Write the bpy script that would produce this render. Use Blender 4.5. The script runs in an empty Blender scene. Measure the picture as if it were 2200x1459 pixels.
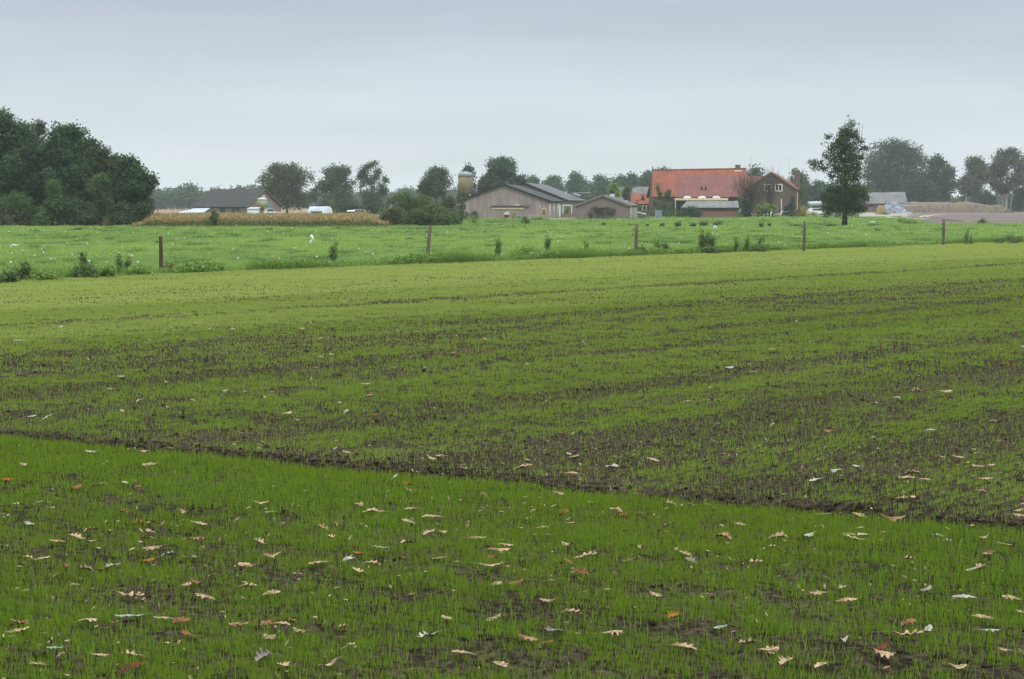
import bpy, math, random
import numpy as np
from mathutils import Vector, Matrix

SEED = 11
rng = np.random.default_rng(SEED)
random.seed(SEED)
scene = bpy.context.scene
COL = scene.collection

# ------------------------------------------------------------------ camera maths
F = 3800.0            # focal length in photo pixels
CX, CY, HOR = 1100.0, 729.5, 440.0
CAMZ = 2.2
TH = math.atan((CY - HOR) / F)
cT, sT = math.cos(TH), math.sin(TH)


def ray(px, py):
    x = (px - CX) / F
    v = (CY - py) / F
    return x, cT + v * sT, -sT + v * cT


def at(px, py, Y):
    """World x, z of what is seen at a photo pixel at ground distance Y."""
    x, y, z = ray(px, py)
    k = Y / y
    return x * k, CAMZ + z * k


def G(px, py, z0=0.0):
    x, y, z = ray(px, py)
    k = (z0 - CAMZ) / z
    return x * k, y * k


def X(px, Y):
    return at(px, HOR, Y)[0]


def Z(py, Y):
    return at(CX, py, Y)[1]


# ------------------------------------------------------------------ numpy noise
_perm = rng.permutation(4096)
_val = rng.random(4096)


def vnoise(x, y, seed=0):
    xi = np.floor(x).astype(np.int64)
    yi = np.floor(y).astype(np.int64)
    xf = x - xi
    yf = y - yi
    u = xf * xf * (3 - 2 * xf)
    v = yf * yf * (3 - 2 * yf)

    def h(a, b):
        return _val[_perm[(_perm[(a + seed * 131) & 4095] + b) & 4095]]
    a = h(xi, yi); b = h(xi + 1, yi); c = h(xi, yi + 1); d = h(xi + 1, yi + 1)
    return (a * (1 - u) + b * u) * (1 - v) + (c * (1 - u) + d * u) * v


def fbm(x, y, o=4, seed=0):
    s = 0; a = 0.5; t = 0
    for i in range(o):
        s = s + a * vnoise(x * 2 ** i, y * 2 ** i, seed + i)
        t += a
        a *= 0.5
    return s / t


# ------------------------------------------------------------------ materials
def new_mat(name):
    m = bpy.data.materials.new(name)
    m.use_nodes = True
    nt = m.node_tree
    for n in list(nt.nodes):
        nt.nodes.remove(n)
    out = nt.nodes.new('ShaderNodeOutputMaterial')
    return m, nt, out


def ramp(nt, stops, inp):
    r = nt.nodes.new('ShaderNodeValToRGB')
    els = r.color_ramp.elements
    while len(els) < len(stops):
        els.new(0.5)
    for e, (p, c) in zip(els, stops):
        e.position = p
        e.color = (*c, 1)
    nt.links.new(inp, r.inputs[0])
    return r.outputs[0]


def mat_leaf(name, cols, trans=0.35, patch=None, patch_scale=0.05, rough=0.6, tone=None, gloss=0.025):
    """Foliage: each leaf its own colour out of COLS, some light let through."""
    m, nt, out = new_mat(name)
    g = nt.nodes.new('ShaderNodeNewGeometry')
    n = len(cols)
    c = ramp(nt, [(i / max(1, n - 1), cols[i]) for i in range(n)], g.outputs['Random Per Island'])
    if patch:
        tc = nt.nodes.new('ShaderNodeTexCoord')
        no = nt.nodes.new('ShaderNodeTexNoise')
        no.inputs['Scale'].default_value = patch_scale
        no.inputs['Detail'].default_value = 4
        nt.links.new(tc.outputs['Object'], no.inputs['Vector'])
        mr = nt.nodes.new('ShaderNodeMapRange')
        mr.inputs[1].default_value = 0.4
        mr.inputs[2].default_value = 0.65
        nt.links.new(no.outputs[0], mr.inputs[0])
        mx = nt.nodes.new('ShaderNodeMix'); mx.data_type = 'RGBA'
        nt.links.new(mr.outputs[0], mx.inputs[0])
        nt.links.new(c, mx.inputs[6])
        mx.inputs[7].default_value = (*patch, 1)
        c = mx.outputs[2]
    if tone:                                    # second colour, mixed in by a value stored per plant
        at_ = nt.nodes.new('ShaderNodeAttribute'); at_.attribute_name = 'tone'
        mx = nt.nodes.new('ShaderNodeMix'); mx.data_type = 'RGBA'
        nt.links.new(at_.outputs['Fac'], mx.inputs[0])
        nt.links.new(c, mx.inputs[6])
        mx.inputs[7].default_value = (*tone, 1)
        c = mx.outputs[2]
    d = nt.nodes.new('ShaderNodeBsdfDiffuse')
    nt.links.new(c, d.inputs[0])
    t = nt.nodes.new('ShaderNodeBsdfTranslucent')
    nt.links.new(c, t.inputs[0])
    mix = nt.nodes.new('ShaderNodeMixShader')
    mix.inputs[0].default_value = trans
    nt.links.new(d.outputs[0], mix.inputs[1])
    nt.links.new(t.outputs[0], mix.inputs[2])
    gl = nt.nodes.new('ShaderNodeBsdfGlossy')
    gl.inputs['Roughness'].default_value = rough
    gl.inputs[0].default_value = (0.8, 0.85, 0.9, 1)
    mix2 = nt.nodes.new('ShaderNodeMixShader')
    mix2.inputs[0].default_value = gloss
    nt.links.new(mix.outputs[0], mix2.inputs[1])
    nt.links.new(gl.outputs[0], mix2.inputs[2])
    nt.links.new(mix2.outputs[0], out.inputs[0])
    return m


def mat_surf(name, a, b, scale=3.0, stretch=(1, 1, 1), rough=0.85, detail=6, lo=0.35, hi=0.65, bump=0.0, bscale=20,
             metal=0.0, c=None, cscale=0.7, coord='Object'):
    """Two tones mixed by stretched noise (wear, streaks), optional third larger patch tone, optional bump."""
    m, nt, out = new_mat(name)
    p = nt.nodes.new('ShaderNodeBsdfPrincipled')
    p.inputs['Roughness'].default_value = rough
    p.inputs['Specular IOR Level'].default_value = 0.5 if rough < 0.55 else 0.08
    p.inputs['Metallic'].default_value = metal
    tc = nt.nodes.new('ShaderNodeTexCoord')
    mp = nt.nodes.new('ShaderNodeMapping')
    mp.inputs['Scale'].default_value = stretch
    nt.links.new(tc.outputs[coord], mp.inputs[0])
    no = nt.nodes.new('ShaderNodeTexNoise')
    no.inputs['Scale'].default_value = scale
    no.inputs['Detail'].default_value = detail
    nt.links.new(mp.outputs[0], no.inputs['Vector'])
    col = ramp(nt, [(lo, a), (hi, b)], no.outputs[0])
    if c:
        n2 = nt.nodes.new('ShaderNodeTexNoise')
        n2.inputs['Scale'].default_value = cscale
        n2.inputs['Detail'].default_value = 5
        nt.links.new(tc.outputs[coord], n2.inputs['Vector'])
        mr = nt.nodes.new('ShaderNodeMapRange')
        mr.inputs[1].default_value = 0.5
        mr.inputs[2].default_value = 0.68
        nt.links.new(n2.outputs[0], mr.inputs[0])
        mx = nt.nodes.new('ShaderNodeMix'); mx.data_type = 'RGBA'
        nt.links.new(mr.outputs[0], mx.inputs[0])
        nt.links.new(col, mx.inputs[6])
        mx.inputs[7].default_value = (*c, 1)
        col = mx.outputs[2]
    nt.links.new(col, p.inputs['Base Color'])
    if bump:
        n3 = nt.nodes.new('ShaderNodeTexNoise')
        n3.inputs['Scale'].default_value = bscale
        n3.inputs['Detail'].default_value = 8
        nt.links.new(tc.outputs[coord], n3.inputs['Vector'])
        bp = nt.nodes.new('ShaderNodeBump')
        bp.inputs['Strength'].default_value = bump
        bp.inputs['Distance'].default_value = 0.05
        nt.links.new(n3.outputs[0], bp.inputs['Height'])
        nt.links.new(bp.outputs[0], p.inputs['Normal'])
    nt.links.new(p.outputs[0], out.inputs[0])
    return m


def mat_glass(name, col=(0.02, 0.025, 0.03)):
    m, nt, out = new_mat(name)
    p = nt.nodes.new('ShaderNodeBsdfPrincipled')
    p.inputs['Base Color'].default_value = (*col, 1)
    p.inputs['Roughness'].default_value = 0.08
    nt.links.new(p.outputs[0], out.inputs[0])
    return m


def mat_brick(name, a, b, mortar, stain, sc=1.0):
    m, nt, out = new_mat(name)
    p = nt.nodes.new('ShaderNodeBsdfPrincipled')
    p.inputs['Roughness'].default_value = 0.9
    p.inputs['Specular IOR Level'].default_value = 0.08
    tc = nt.nodes.new('ShaderNodeTexCoord')
    sx = nt.nodes.new('ShaderNodeSeparateXYZ')
    nt.links.new(tc.outputs['Object'], sx.inputs[0])
    ad = nt.nodes.new('ShaderNodeMath'); ad.operation = 'ADD'
    nt.links.new(sx.outputs[0], ad.inputs[0]); nt.links.new(sx.outputs[1], ad.inputs[1])
    cb = nt.nodes.new('ShaderNodeCombineXYZ')
    nt.links.new(ad.outputs[0], cb.inputs[0]); nt.links.new(sx.outputs[2], cb.inputs[1])
    br = nt.nodes.new('ShaderNodeTexBrick')
    br.inputs['Color1'].default_value = (*a, 1)
    br.inputs['Color2'].default_value = (*b, 1)
    br.inputs['Mortar'].default_value = (*mortar, 1)
    br.inputs['Scale'].default_value = 1.0
    br.inputs['Brick Width'].default_value = 0.22 * sc
    br.inputs['Row Height'].default_value = 0.075 * sc
    br.inputs['Mortar Size'].default_value = 0.008 * sc
    nt.links.new(cb.outputs[0], br.inputs['Vector'])
    no = nt.nodes.new('ShaderNodeTexNoise')
    no.inputs['Scale'].default_value = 0.7
    no.inputs['Detail'].default_value = 7
    mp = nt.nodes.new('ShaderNodeMapping')
    mp.inputs['Scale'].default_value = (2.2, 2.2, 0.35)
    nt.links.new(tc.outputs['Object'], mp.inputs[0])
    nt.links.new(mp.outputs[0], no.inputs['Vector'])
    mr = nt.nodes.new('ShaderNodeMapRange')
    mr.inputs[1].default_value = 0.42
    mr.inputs[2].default_value = 0.7
    nt.links.new(no.outputs[0], mr.inputs[0])
    mx = nt.nodes.new('ShaderNodeMix'); mx.data_type = 'RGBA'
    nt.links.new(mr.outputs[0], mx.inputs[0])
    nt.links.new(br.outputs[0], mx.inputs[6])
    mx.inputs[7].default_value = (*stain, 1)
    nt.links.new(mx.outputs[2], p.inputs['Base Color'])
    nt.links.new(p.outputs[0], out.inputs[0])
    return m


def mat_roof(name, a, b, c, pitch=0.3, rough=0.8, axis=0, bump=0.6):
    """Tiled / corrugated roof: weathered tones, ribs along the slope."""
    m, nt, out = new_mat(name)
    p = nt.nodes.new('ShaderNodeBsdfPrincipled')
    p.inputs['Roughness'].default_value = rough
    p.inputs['Specular IOR Level'].default_value = 0.15
    tc = nt.nodes.new('ShaderNodeTexCoord')
    n1 = nt.nodes.new('ShaderNodeTexNoise')
    n1.inputs['Scale'].default_value = 0.5
    n1.inputs['Detail'].default_value = 8
    n1.inputs['Roughness'].default_value = 0.7
    nt.links.new(tc.outputs['Object'], n1.inputs['Vector'])
    col = ramp(nt, [(0.3, a), (0.5, b), (0.72, c)], n1.outputs[0])
    n2 = nt.nodes.new('ShaderNodeTexNoise')
    n2.inputs['Scale'].default_value = 3.0
    n2.inputs['Detail'].default_value = 3
    nt.links.new(tc.outputs['Object'], n2.inputs['Vector'])
    hs = nt.nodes.new('ShaderNodeHueSaturation')
    mr = nt.nodes.new('ShaderNodeMapRange')
    mr.inputs[1].default_value = 0.3; mr.inputs[2].default_value = 0.7
    mr.inputs[3].default_value = 0.75; mr.inputs[4].default_value = 1.25
    nt.links.new(n2.outputs[0], mr.inputs[0])
    nt.links.new(mr.outputs[0], hs.inputs['Value'])
    nt.links.new(col, hs.inputs['Color'])
    nt.links.new(hs.outputs[0], p.inputs['Base Color'])
    w = nt.nodes.new('ShaderNodeTexWave')
    w.wave_type = 'BANDS'
    w.bands_direction = 'XYZ'[axis]
    w.inputs['Scale'].default_value = 0.31 / pitch
    nt.links.new(tc.outputs['Object'], w.inputs['Vector'])
    bp = nt.nodes.new('ShaderNodeBump')
    bp.inputs['Strength'].default_value = bump
    bp.inputs['Distance'].default_value = 0.05
    nt.links.new(w.outputs[1], bp.inputs['Height'])
    nt.links.new(bp.outputs[0], p.inputs['Normal'])
    nt.links.new(p.outputs[0], out.inputs[0])
    return m


# ------------------------------------------------------------------ mesh helpers
def tag(o, label=None, cat=None, group=None, kind=None):
    if label: o['label'] = label
    if cat: o['category'] = cat
    if group: o['group'] = group
    if kind: o['kind'] = kind
    return o


def thing(name, label, cat, loc=(0, 0, 0), rz=0.0, group=None):
    o = bpy.data.objects.new(name, None)
    COL.objects.link(o)
    o.location = loc
    o.rotation_euler = (0, 0, rz)
    o.empty_display_size = 0.3
    return tag(o, label, cat, group)


def link(name, me, mat=None, parent=None, loc=(0, 0, 0), rot=(0, 0, 0)):
    o = bpy.data.objects.new(name, me)
    COL.objects.link(o)
    if mat and not len(me.materials):
        me.materials.append(mat)
    if parent:
        o.parent = parent
    o.location = loc
    o.rotation_euler = rot
    return o


def np_mesh(name, V, Fq, smooth=False):
    """V (n,3), Fq (m,k) all faces of k corners."""
    me = bpy.data.meshes.new(name)
    V = np.ascontiguousarray(V, dtype=np.float32)
    Fq = np.ascontiguousarray(Fq, dtype=np.int32)
    m, k = Fq.shape
    me.vertices.add(len(V))
    me.vertices.foreach_set('co', V.ravel())
    me.loops.add(m * k)
    me.loops.foreach_set('vertex_index', Fq.ravel())
    me.polygons.add(m)
    me.polygons.foreach_set('loop_start', np.arange(0, m * k, k, dtype=np.int32))
    if smooth:
        me.polygons.foreach_set('use_smooth', np.ones(m, dtype=bool))
    me.update(calc_edges=True)
    return me


class MB:
    """Collects boxes, slabs, tubes and blobs; builds ONE mesh object."""
    def __init__(s):
        s.v = []; s.f = []; s.smooth = []

    def add(s, vs, fs, sm=False):
        o = len(s.v)
        s.v += [tuple(p) for p in vs]
        s.f += [tuple(i + o for i in f) for f in fs]
        s.smooth += [sm] * len(fs)
        return s

    def box(s, x0, x1, y0, y1, z0, z1, b=0.0):
        if b:
            return s.prism([(x0 + b, z0), (x1 - b, z0), (x1, z0 + b), (x1, z1 - b), (x1 - b, z1), (x0 + b, z1), (x0, z1 - b), (x0, z0 + b)], y0, y1)
        vs = [(x, y, z) for z in (z0, z1) for y in (y0, y1) for x in (x0, x1)]
        return s.add(vs, [(0, 2, 3, 1), (4, 5, 7, 6), (0, 1, 5, 4), (2, 6, 7, 3), (0, 4, 6, 2), (1, 3, 7, 5)])

    def prism(s, xz, y0, y1):
        """Outline in x-z (counter-clockwise), extruded along y."""
        n = len(xz)
        vs = [(x, y0, z) for x, z in xz] + [(x, y1, z) for x, z in xz]
        fs = [tuple(range(n)), tuple(range(2 * n - 1, n - 1, -1))]
        fs += [(i, i + n, (i + 1) % n + n, (i + 1) % n) for i in range(n)]
        return s.add(vs, fs)

    def prism_x(s, yz, x0, x1):
        n = len(yz)
        vs = [(x0, y, z) for y, z in yz] + [(x1, y, z) for y, z in yz]
        fs = [tuple(range(n - 1, -1, -1)), tuple(range(n, 2 * n))]
        fs += [(i, (i + 1) % n, (i + 1) % n + n, i + n) for i in range(n)]
        return s.add(vs, fs)

    def slab(s, p0, p1, p2, p3, th):
        """Four corners (counter-clockwise from above), thickness downwards along the normal."""
        a, b, c, d = map(Vector, (p0, p1, p2, p3))
        n = (b - a).cross(d - a).normalized() * th
        vs = [a, b, c, d, a - n, b - n, c - n, d - n]
        return s.add(vs, [(0, 1, 2, 3), (7, 6, 5, 4), (0, 4, 5, 1), (1, 5, 6, 2), (2, 6, 7, 3), (3, 7, 4, 0)])

    def tube(s, pts, rad, n=8, cap=True, flat=1.0):
        pts = [Vector(p) for p in pts]
        if not hasattr(rad, '__len__'):
            rad = [rad] * len(pts)
        vs = []; fs = []
        for i, p in enumerate(pts):
            a = pts[max(0, i - 1)]; b = pts[min(len(pts) - 1, i + 1)]
            d = (b - a).normalized()
            up = Vector((0, 0, 1)) if abs(d.z) < 0.95 else Vector((0, 1, 0))
            u = d.cross(up).normalized(); w = u.cross(d)
            for k in range(n):
                t = 2 * math.pi * k / n
                vs.append(p + u * (rad[i] * math.cos(t)) + w * (rad[i] * flat * math.sin(t)))
        for i in range(len(pts) - 1):
            for k in range(n):
                a = i * n + k; b = i * n + (k + 1) % n
                fs.append((a, b, b + n, a + n))
        if cap:
            fs.append(tuple(range(n - 1, -1, -1)))
            fs.append(tuple(range((len(pts) - 1) * n, len(pts) * n)))
        return s.add(vs, fs, True)

    def lathe(s, prof, n=20, c=(0, 0)):
        """prof: list of (r, z) bottom to top, around a vertical axis."""
        vs = []; fs = []
        for r, z in prof:
            for k in range(n):
                t = 2 * math.pi * k / n
                vs.append((c[0] + r * math.cos(t), c[1] + r * math.sin(t), z))
        for i in range(len(prof) - 1):
            for k in range(n):
                a = i * n + k; b = i * n + (k + 1) % n
                fs.append((a, b, b + n, a + n))
        fs.append(tuple(range(n - 1, -1, -1)))
        fs.append(tuple(range((len(prof) - 1) * n, len(prof) * n)))
        return s.add(vs, fs, True)

    def blob(s, c, r, n=10, m=7, rough=0.0):
        vs = []; fs = []
        for i in range(m + 1):
            ph = math.pi * i / m
            for k in range(n):
                t = 2 * math.pi * k / n
                q = 1 + (random.random() - 0.5) * rough
                vs.append((c[0] + r[0] * q * math.sin(ph) * math.cos(t), c[1] + r[1] * q * math.sin(ph) * math.sin(t), c[2] - r[2] * q * math.cos(ph)))
        for i in range(m):
            for k in range(n):
                a = i * n + k; b = i * n + (k + 1) % n
                fs.append((a, b, b + n, a + n))
        return s.add(vs, fs, True)

    def mesh(s, name):
        me = bpy.data.meshes.new(name)
        me.from_pydata(s.v, [], s.f)
        me.polygons.foreach_set('use_smooth', s.smooth)
        me.update()
        return me

    def build(s, name, mat, parent=None, loc=(0, 0, 0), rot=(0, 0, 0)):
        return link(name, s.mesh(name), mat, parent, loc, rot)


def cards(C, L, W, up=0.3, droop=None):
    """Leaf-shaped four-corner faces at centres C, length L, width W, turned every way (UP: how far they lie flat)."""
    n = len(C)
    a = rng.normal(size=(n, 3)); a[:, 2] *= (1 - up)
    a /= np.linalg.norm(a, axis=1)[:, None] + 1e-9
    r = rng.normal(size=(n, 3)); r[:, 2] *= (1 - up)
    b = np.cross(a, np.cross(r, a)); b /= np.linalg.norm(b, axis=1)[:, None] + 1e-9
    L = np.broadcast_to(np.asarray(L, dtype=float), (n,))[:, None]
    W = np.broadcast_to(np.asarray(W, dtype=float), (n,))[:, None]
    V = np.empty((n, 4, 3))
    V[:, 0] = C - a * L / 2
    V[:, 1] = C + b * W / 2 - a * L * 0.08
    V[:, 2] = C + a * L / 2
    V[:, 3] = C - b * W / 2 - a * L * 0.08
    return V.reshape(-1, 3), np.arange(n * 4).reshape(-1, 4)


def blob_points(blobs, n, sprig=7, spread=0.35, fill=0.45):
    """Points in leafy clumps: blobs (k,6) x y z rx ry rz."""
    B = np.asarray(blobs, dtype=float)
    w = (B[:, 3] * B[:, 5]) ** 1.0
    ns = max(1, n // sprig)
    idx = rng.choice(len(B), ns, p=w / w.sum())
    d = rng.normal(size=(ns, 3)); d /= np.linalg.norm(d, axis=1)[:, None]
    r = rng.random(ns) ** fill
    P = B[idx, :3] + d * r[:, None] * B[idx, 3:6]
    P = np.repeat(P, sprig, axis=0)
    return P + rng.normal(size=P.shape) * spread


def crown_blobs(z0, z1, R, prof, n=26, br=(0.26, 0.42), depth=1.0, squash=0.8):
    out = []
    for i in range(n):
        t = (i + rng.random()) / n
        e = R * prof(t)
        ang = rng.random() * 2 * math.pi
        q = math.sqrt(rng.random()) * 0.82
        r = R * rng.uniform(*br) * (0.55 + 0.45 * prof(t))
        x = e * q * math.cos(ang); y = e * q * math.sin(ang) * depth
        z = z0 + (z1 - z0) * t
        z = min(max(z, z0 + r * 0.6), z1 - r * squash * 0.85)
        out.append((x, y, z, r, r * depth, r * squash))
    return out


PROF = {
    'round': lambda t: math.sqrt(max(0.05, 1 - (2 * t - 0.95) ** 2 * 0.97)),
    'dome': lambda t: max(0.12, (1 - t ** 2.4)) ** 0.6,
    'oval': lambda t: math.sin(math.pi * min(1, 0.1 + 0.86 * t)) ** 0.65,
    'cone': lambda t: max(0.1, 1 - t) ** 0.8 + 0.05,
    'egg': lambda t: max(0.1, math.sin(math.pi * (0.12 + 0.84 * t ** 0.85))) ** 0.8,
    'top': lambda t: 0.45 + 0.55 * math.sin(math.pi * min(1, 0.15 + t * 0.78)),
}


def trunk_mb(blobs, h, r, zbase=0.0, lean=0.0, limbs=9, n=8):
    mb = MB()
    top = h
    pts = []
    for i in range(6):
        t = i / 5
        pts.append((lean * t + (rng.random() - 0.5) * r * 0.8 * (i > 0), (rng.random() - 0.5) * r * 0.8 * (i > 0), zbase - 0.1 + (top + 0.1) * t))
    rad = [r * (1.35 if i == 0 else 1) * (1 - 0.82 * (i / 5) ** 1.1) for i in range(6)]
    mb.tube(pts, rad, n)
    if limbs and blobs:
        pick = rng.choice(len(blobs), min(limbs, len(blobs)), replace=False)
        for k in pick:
            bx, by, bz = blobs[k][:3]
            t = min(0.92, max(0.2, (bz - 0.35 * math.hypot(bx, by)) / max(0.1, top)))
            i = min(4, int(t * 5)); f = t * 5 - i
            p0 = [pts[i][j] * (1 - f) + pts[i + 1][j] * f for j in range(3)]
            mid = [p0[0] * 0.5 + bx * 0.5, p0[1] * 0.5 + by * 0.5, p0[2] * 0.55 + bz * 0.45 - 0.1]
            rr = rad[i] * 0.45
            mb.tube([p0, mid, (bx, by, bz)], [rr, rr * 0.6, rr * 0.15], 5, cap=False)
    return mb


def tree(name, label, px, Y, top, half, leaf, bark, base=None, cbot=None, prof='round', n=5000, ls=0.34, nb=26, tr=None,
         group='', cat='tree', extra=None, limbs=9, depth=1.0, br=(0.26, 0.42), sprig=7, spread=None, lean=0.0, fill=0.45, asp=0.62):
    """A tree seen in the photo at column PX, ground distance Y, crown top at row TOP, crown half-width HALF pixels."""
    sc = Y / F
    root = thing(name, label, cat, (X(px, Y), Y, 0.0), 0, group or None)
    z1 = Z(top, Y); R = half * sc
    z0 = Z(cbot, Y) if cbot else z1 * 0.18
    bl = crown_blobs(z0, z1, R, PROF[prof], nb, br, depth)
    if extra:
        for ex, ey, er in extra:
            bl.append(((ex - px) * sc, rng.uniform(-0.3, 0.3) * R, Z(ey, Y), er * sc, er * sc, er * sc * 0.8))
    h = z0 + (z1 - z0) * 0.72
    tr = tr or max(0.08, z1 * 0.02)
    trunk_mb(bl, h, tr, lean=lean, limbs=limbs).build('trunk', bark, root)
    P = blob_points(bl, n, sprig, spread or ls * 0.8, fill)
    P = P[P[:, 2] > 0.12]
    V, Fc = cards(P, ls * rng.uniform(0.7, 1.35, len(P)), ls * asp * rng.uniform(0.7, 1.3, len(P)), 0.35)
    link('crown', np_mesh('crown', V, Fc), leaf, root)
    return root


def shrub(name, label, px, Y, top, half, leaf, n=900, ls=0.16, prof='dome', nb=12, group='', cat='shrub', bot=0.0, depth=1.0, bark=None, stems=5, asp=0.62, base=0.0):
    sc = Y / F
    root = thing(name, label, cat, (X(px, Y), Y, base), 0, group or None)
    z1 = Z(top, Y) - base; R = half * sc
    bl = crown_blobs(bot, z1, R, PROF[prof], nb, (0.3, 0.48), depth)
    mb = MB()
    for i in range(stems):
        b = bl[int(rng.integers(len(bl)))]
        mb.tube([(b[0] * 0.15, b[1] * 0.15, -0.05), (b[0] * 0.5, b[1] * 0.5, b[2] * 0.6), b[:3]], [0.03 + z1 * 0.012, 0.02 + z1 * 0.008, 0.01], 5)
    mb.build('stem', bark or M['bark'], root)
    P = blob_points(bl, n, 6, ls * 0.8, 0.5)
    P[:, 2] = np.maximum(P[:, 2], 0.04)
    V, Fc = cards(P, ls * rng.uniform(0.7, 1.3, len(P)), ls * asp * rng.uniform(0.7, 1.3, len(P)), 0.3)
    link('foliage', np_mesh('foliage', V, Fc), leaf, root)
    return root


# ------------------------------------------------------------------ material library
M = {}
M['bark'] = mat_surf('bark', (0.035, 0.03, 0.024), (0.085, 0.072, 0.058), 6, (3, 3, 0.6), 0.95, bump=0.5, bscale=8)
M['birch_bark'] = mat_surf('birch_bark', (0.16, 0.15, 0.13), (0.5, 0.49, 0.45), 3, (1, 1, 2.5), 0.8, lo=0.35, hi=0.5)
M['leaf_oak'] = mat_leaf('leaf_oak', [(0.026, 0.045, 0.013), (0.048, 0.075, 0.02), (0.082, 0.108, 0.03)], 0.28)
M['leaf_dark'] = mat_leaf('leaf_dark', [(0.022, 0.058, 0.02), (0.045, 0.095, 0.03), (0.08, 0.13, 0.038)], 0.3)
M['leaf_mid'] = mat_leaf('leaf_mid', [(0.05, 0.095, 0.025), (0.085, 0.145, 0.036), (0.13, 0.19, 0.05)], 0.35)
M['leaf_light'] = mat_leaf('leaf_light', [(0.06, 0.1, 0.035), (0.1, 0.15, 0.045), (0.15, 0.19, 0.06)], 0.3)
M['leaf_brown'] = mat_leaf('leaf_brown', [(0.05, 0.064, 0.028), (0.08, 0.098, 0.042), (0.115, 0.122, 0.052)], 0.3)
M['leaf_autumn'] = mat_leaf('leaf_autumn', [(0.03, 0.056, 0.02), (0.058, 0.09, 0.027), (0.115, 0.105, 0.033)], 0.3)
M['leaf_blue'] = mat_leaf('leaf_blue', [(0.024, 0.05, 0.022), (0.044, 0.08, 0.03), (0.07, 0.108, 0.038)], 0.3)
M['leaf_bright'] = mat_leaf('leaf_bright', [(0.1, 0.17, 0.03), (0.17, 0.26, 0.05), (0.24, 0.33, 0.07)], 0.3)
M['leaf_yellow'] = mat_leaf('leaf_yellow', [(0.12, 0.16, 0.04), (0.3, 0.27, 0.06), (0.55, 0.42, 0.08)], 0.3)
M['leaf_columnar'] = mat_leaf('leaf_columnar', [(0.012, 0.035, 0.022), (0.022, 0.055, 0.03), (0.035, 0.07, 0.03)], 0.15)
M['twig'] = mat_surf('twig', (0.045, 0.036, 0.03), (0.08, 0.065, 0.055), 5)
M['rush'] = mat_leaf('rush', [(0.05, 0.08, 0.03), (0.09, 0.1, 0.05), (0.16, 0.13, 0.08)], 0.2)
M['weed'] = mat_leaf('weed', [(0.1, 0.19, 0.035), (0.165, 0.28, 0.05), (0.24, 0.36, 0.075)], 0.35)
M['weed_dark'] = mat_leaf('weed_dark', [(0.065, 0.12, 0.04), (0.115, 0.19, 0.055), (0.18, 0.24, 0.08)], 0.38)
M['weed_dead'] = mat_leaf('weed_dead', [(0.1, 0.075, 0.04), (0.18, 0.13, 0.07), (0.12, 0.16, 0.05)], 0.3)

M['brick_grey'] = mat_brick('brick_grey', (0.27, 0.205, 0.19), (0.225, 0.17, 0.158), (0.26, 0.235, 0.22), (0.34, 0.29, 0.275))
M['brick_brown'] = mat_brick('brick_brown', (0.22, 0.155, 0.135), (0.17, 0.125, 0.11), (0.22, 0.2, 0.19), (0.20, 0.175, 0.16))
M['brick_red'] = mat_brick('brick_red', (0.26, 0.105, 0.08), (0.19, 0.085, 0.07), (0.2, 0.16, 0.14), (0.19, 0.13, 0.11))
M['brick_house'] = mat_brick('brick_house', (0.14, 0.097, 0.074), (0.115, 0.08, 0.062), (0.145, 0.12, 0.105), (0.13, 0.104, 0.088))
M['brick_rose'] = mat_brick('brick_rose', (0.36, 0.2, 0.16), (0.28, 0.16, 0.13), (0.3, 0.25, 0.22), (0.29, 0.21, 0.18))
M['roof_orange'] = mat_roof('roof_orange', (0.14, 0.054, 0.037), (0.22, 0.072, 0.044), (0.265, 0.105, 0.063), 0.3, bump=0.8)
M['roof_purple'] = mat_roof('roof_purple', (0.14, 0.062, 0.056), (0.17, 0.075, 0.068), (0.2, 0.095, 0.083), 0.3, bump=0.5)
M['roof_brown'] = mat_roof('roof_brown', (0.15, 0.075, 0.05), (0.2, 0.095, 0.062), (0.25, 0.13, 0.085), 0.3)
M['roof_slate'] = mat_roof('roof_slate', (0.026, 0.031, 0.035), (0.036, 0.042, 0.046), (0.052, 0.056, 0.058), 0.4, 0.7, axis=1)
M['roof_barn'] = mat_roof('roof_barn', (0.034, 0.035, 0.036), (0.047, 0.048, 0.049), (0.07, 0.069, 0.063), 0.4, 0.85)
M['roof_grey'] = mat_roof('roof_grey', (0.10, 0.108, 0.104), (0.15, 0.157, 0.15), (0.22, 0.22, 0.195), 0.35, 0.85)
M['roof_zinc'] = mat_roof('roof_zinc', (0.085, 0.09, 0.094), (0.11, 0.116, 0.12), (0.14, 0.146, 0.148), 0.4, 0.8, axis=1)
M['white'] = mat_surf('white_paint', (0.68, 0.68, 0.66), (0.8, 0.8, 0.79), 2, rough=0.5)
M['cream'] = mat_surf('cream_paint', (0.6, 0.5, 0.34), (0.7, 0.6, 0.42), 2, rough=0.7)
M['dark'] = mat_surf('dark_trim', (0.02, 0.022, 0.025), (0.035, 0.036, 0.04), 4, rough=0.7)
M['glass'] = mat_glass('window_glass')
M['pale_sheet'] = mat_surf('pale_sheet', (0.3, 0.36, 0.41), (0.42, 0.47, 0.51), 0.8, (1, 0.4, 1), rough=0.35)
M['plastic'] = mat_surf('white_plastic', (0.72, 0.74, 0.74), (0.82, 0.83, 0.83), 3, rough=0.4)
M['metal'] = mat_surf('galvanised', (0.3, 0.32, 0.34), (0.42, 0.44, 0.46), 5, rough=0.45, metal=0.3)
M['grey_panel'] = mat_surf('grey_panel', (0.15, 0.19, 0.22), (0.2, 0.24, 0.27), 2, rough=0.6)
M['silo'] = mat_surf('silo_body', (0.15, 0.122, 0.062), (0.205, 0.172, 0.1), 0.8, (1, 1, 0.3), rough=0.6)
M['silo_cap'] = mat_surf('silo_cap', (0.19, 0.225, 0.245), (0.25, 0.285, 0.305), 1.5, rough=0.5)
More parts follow.
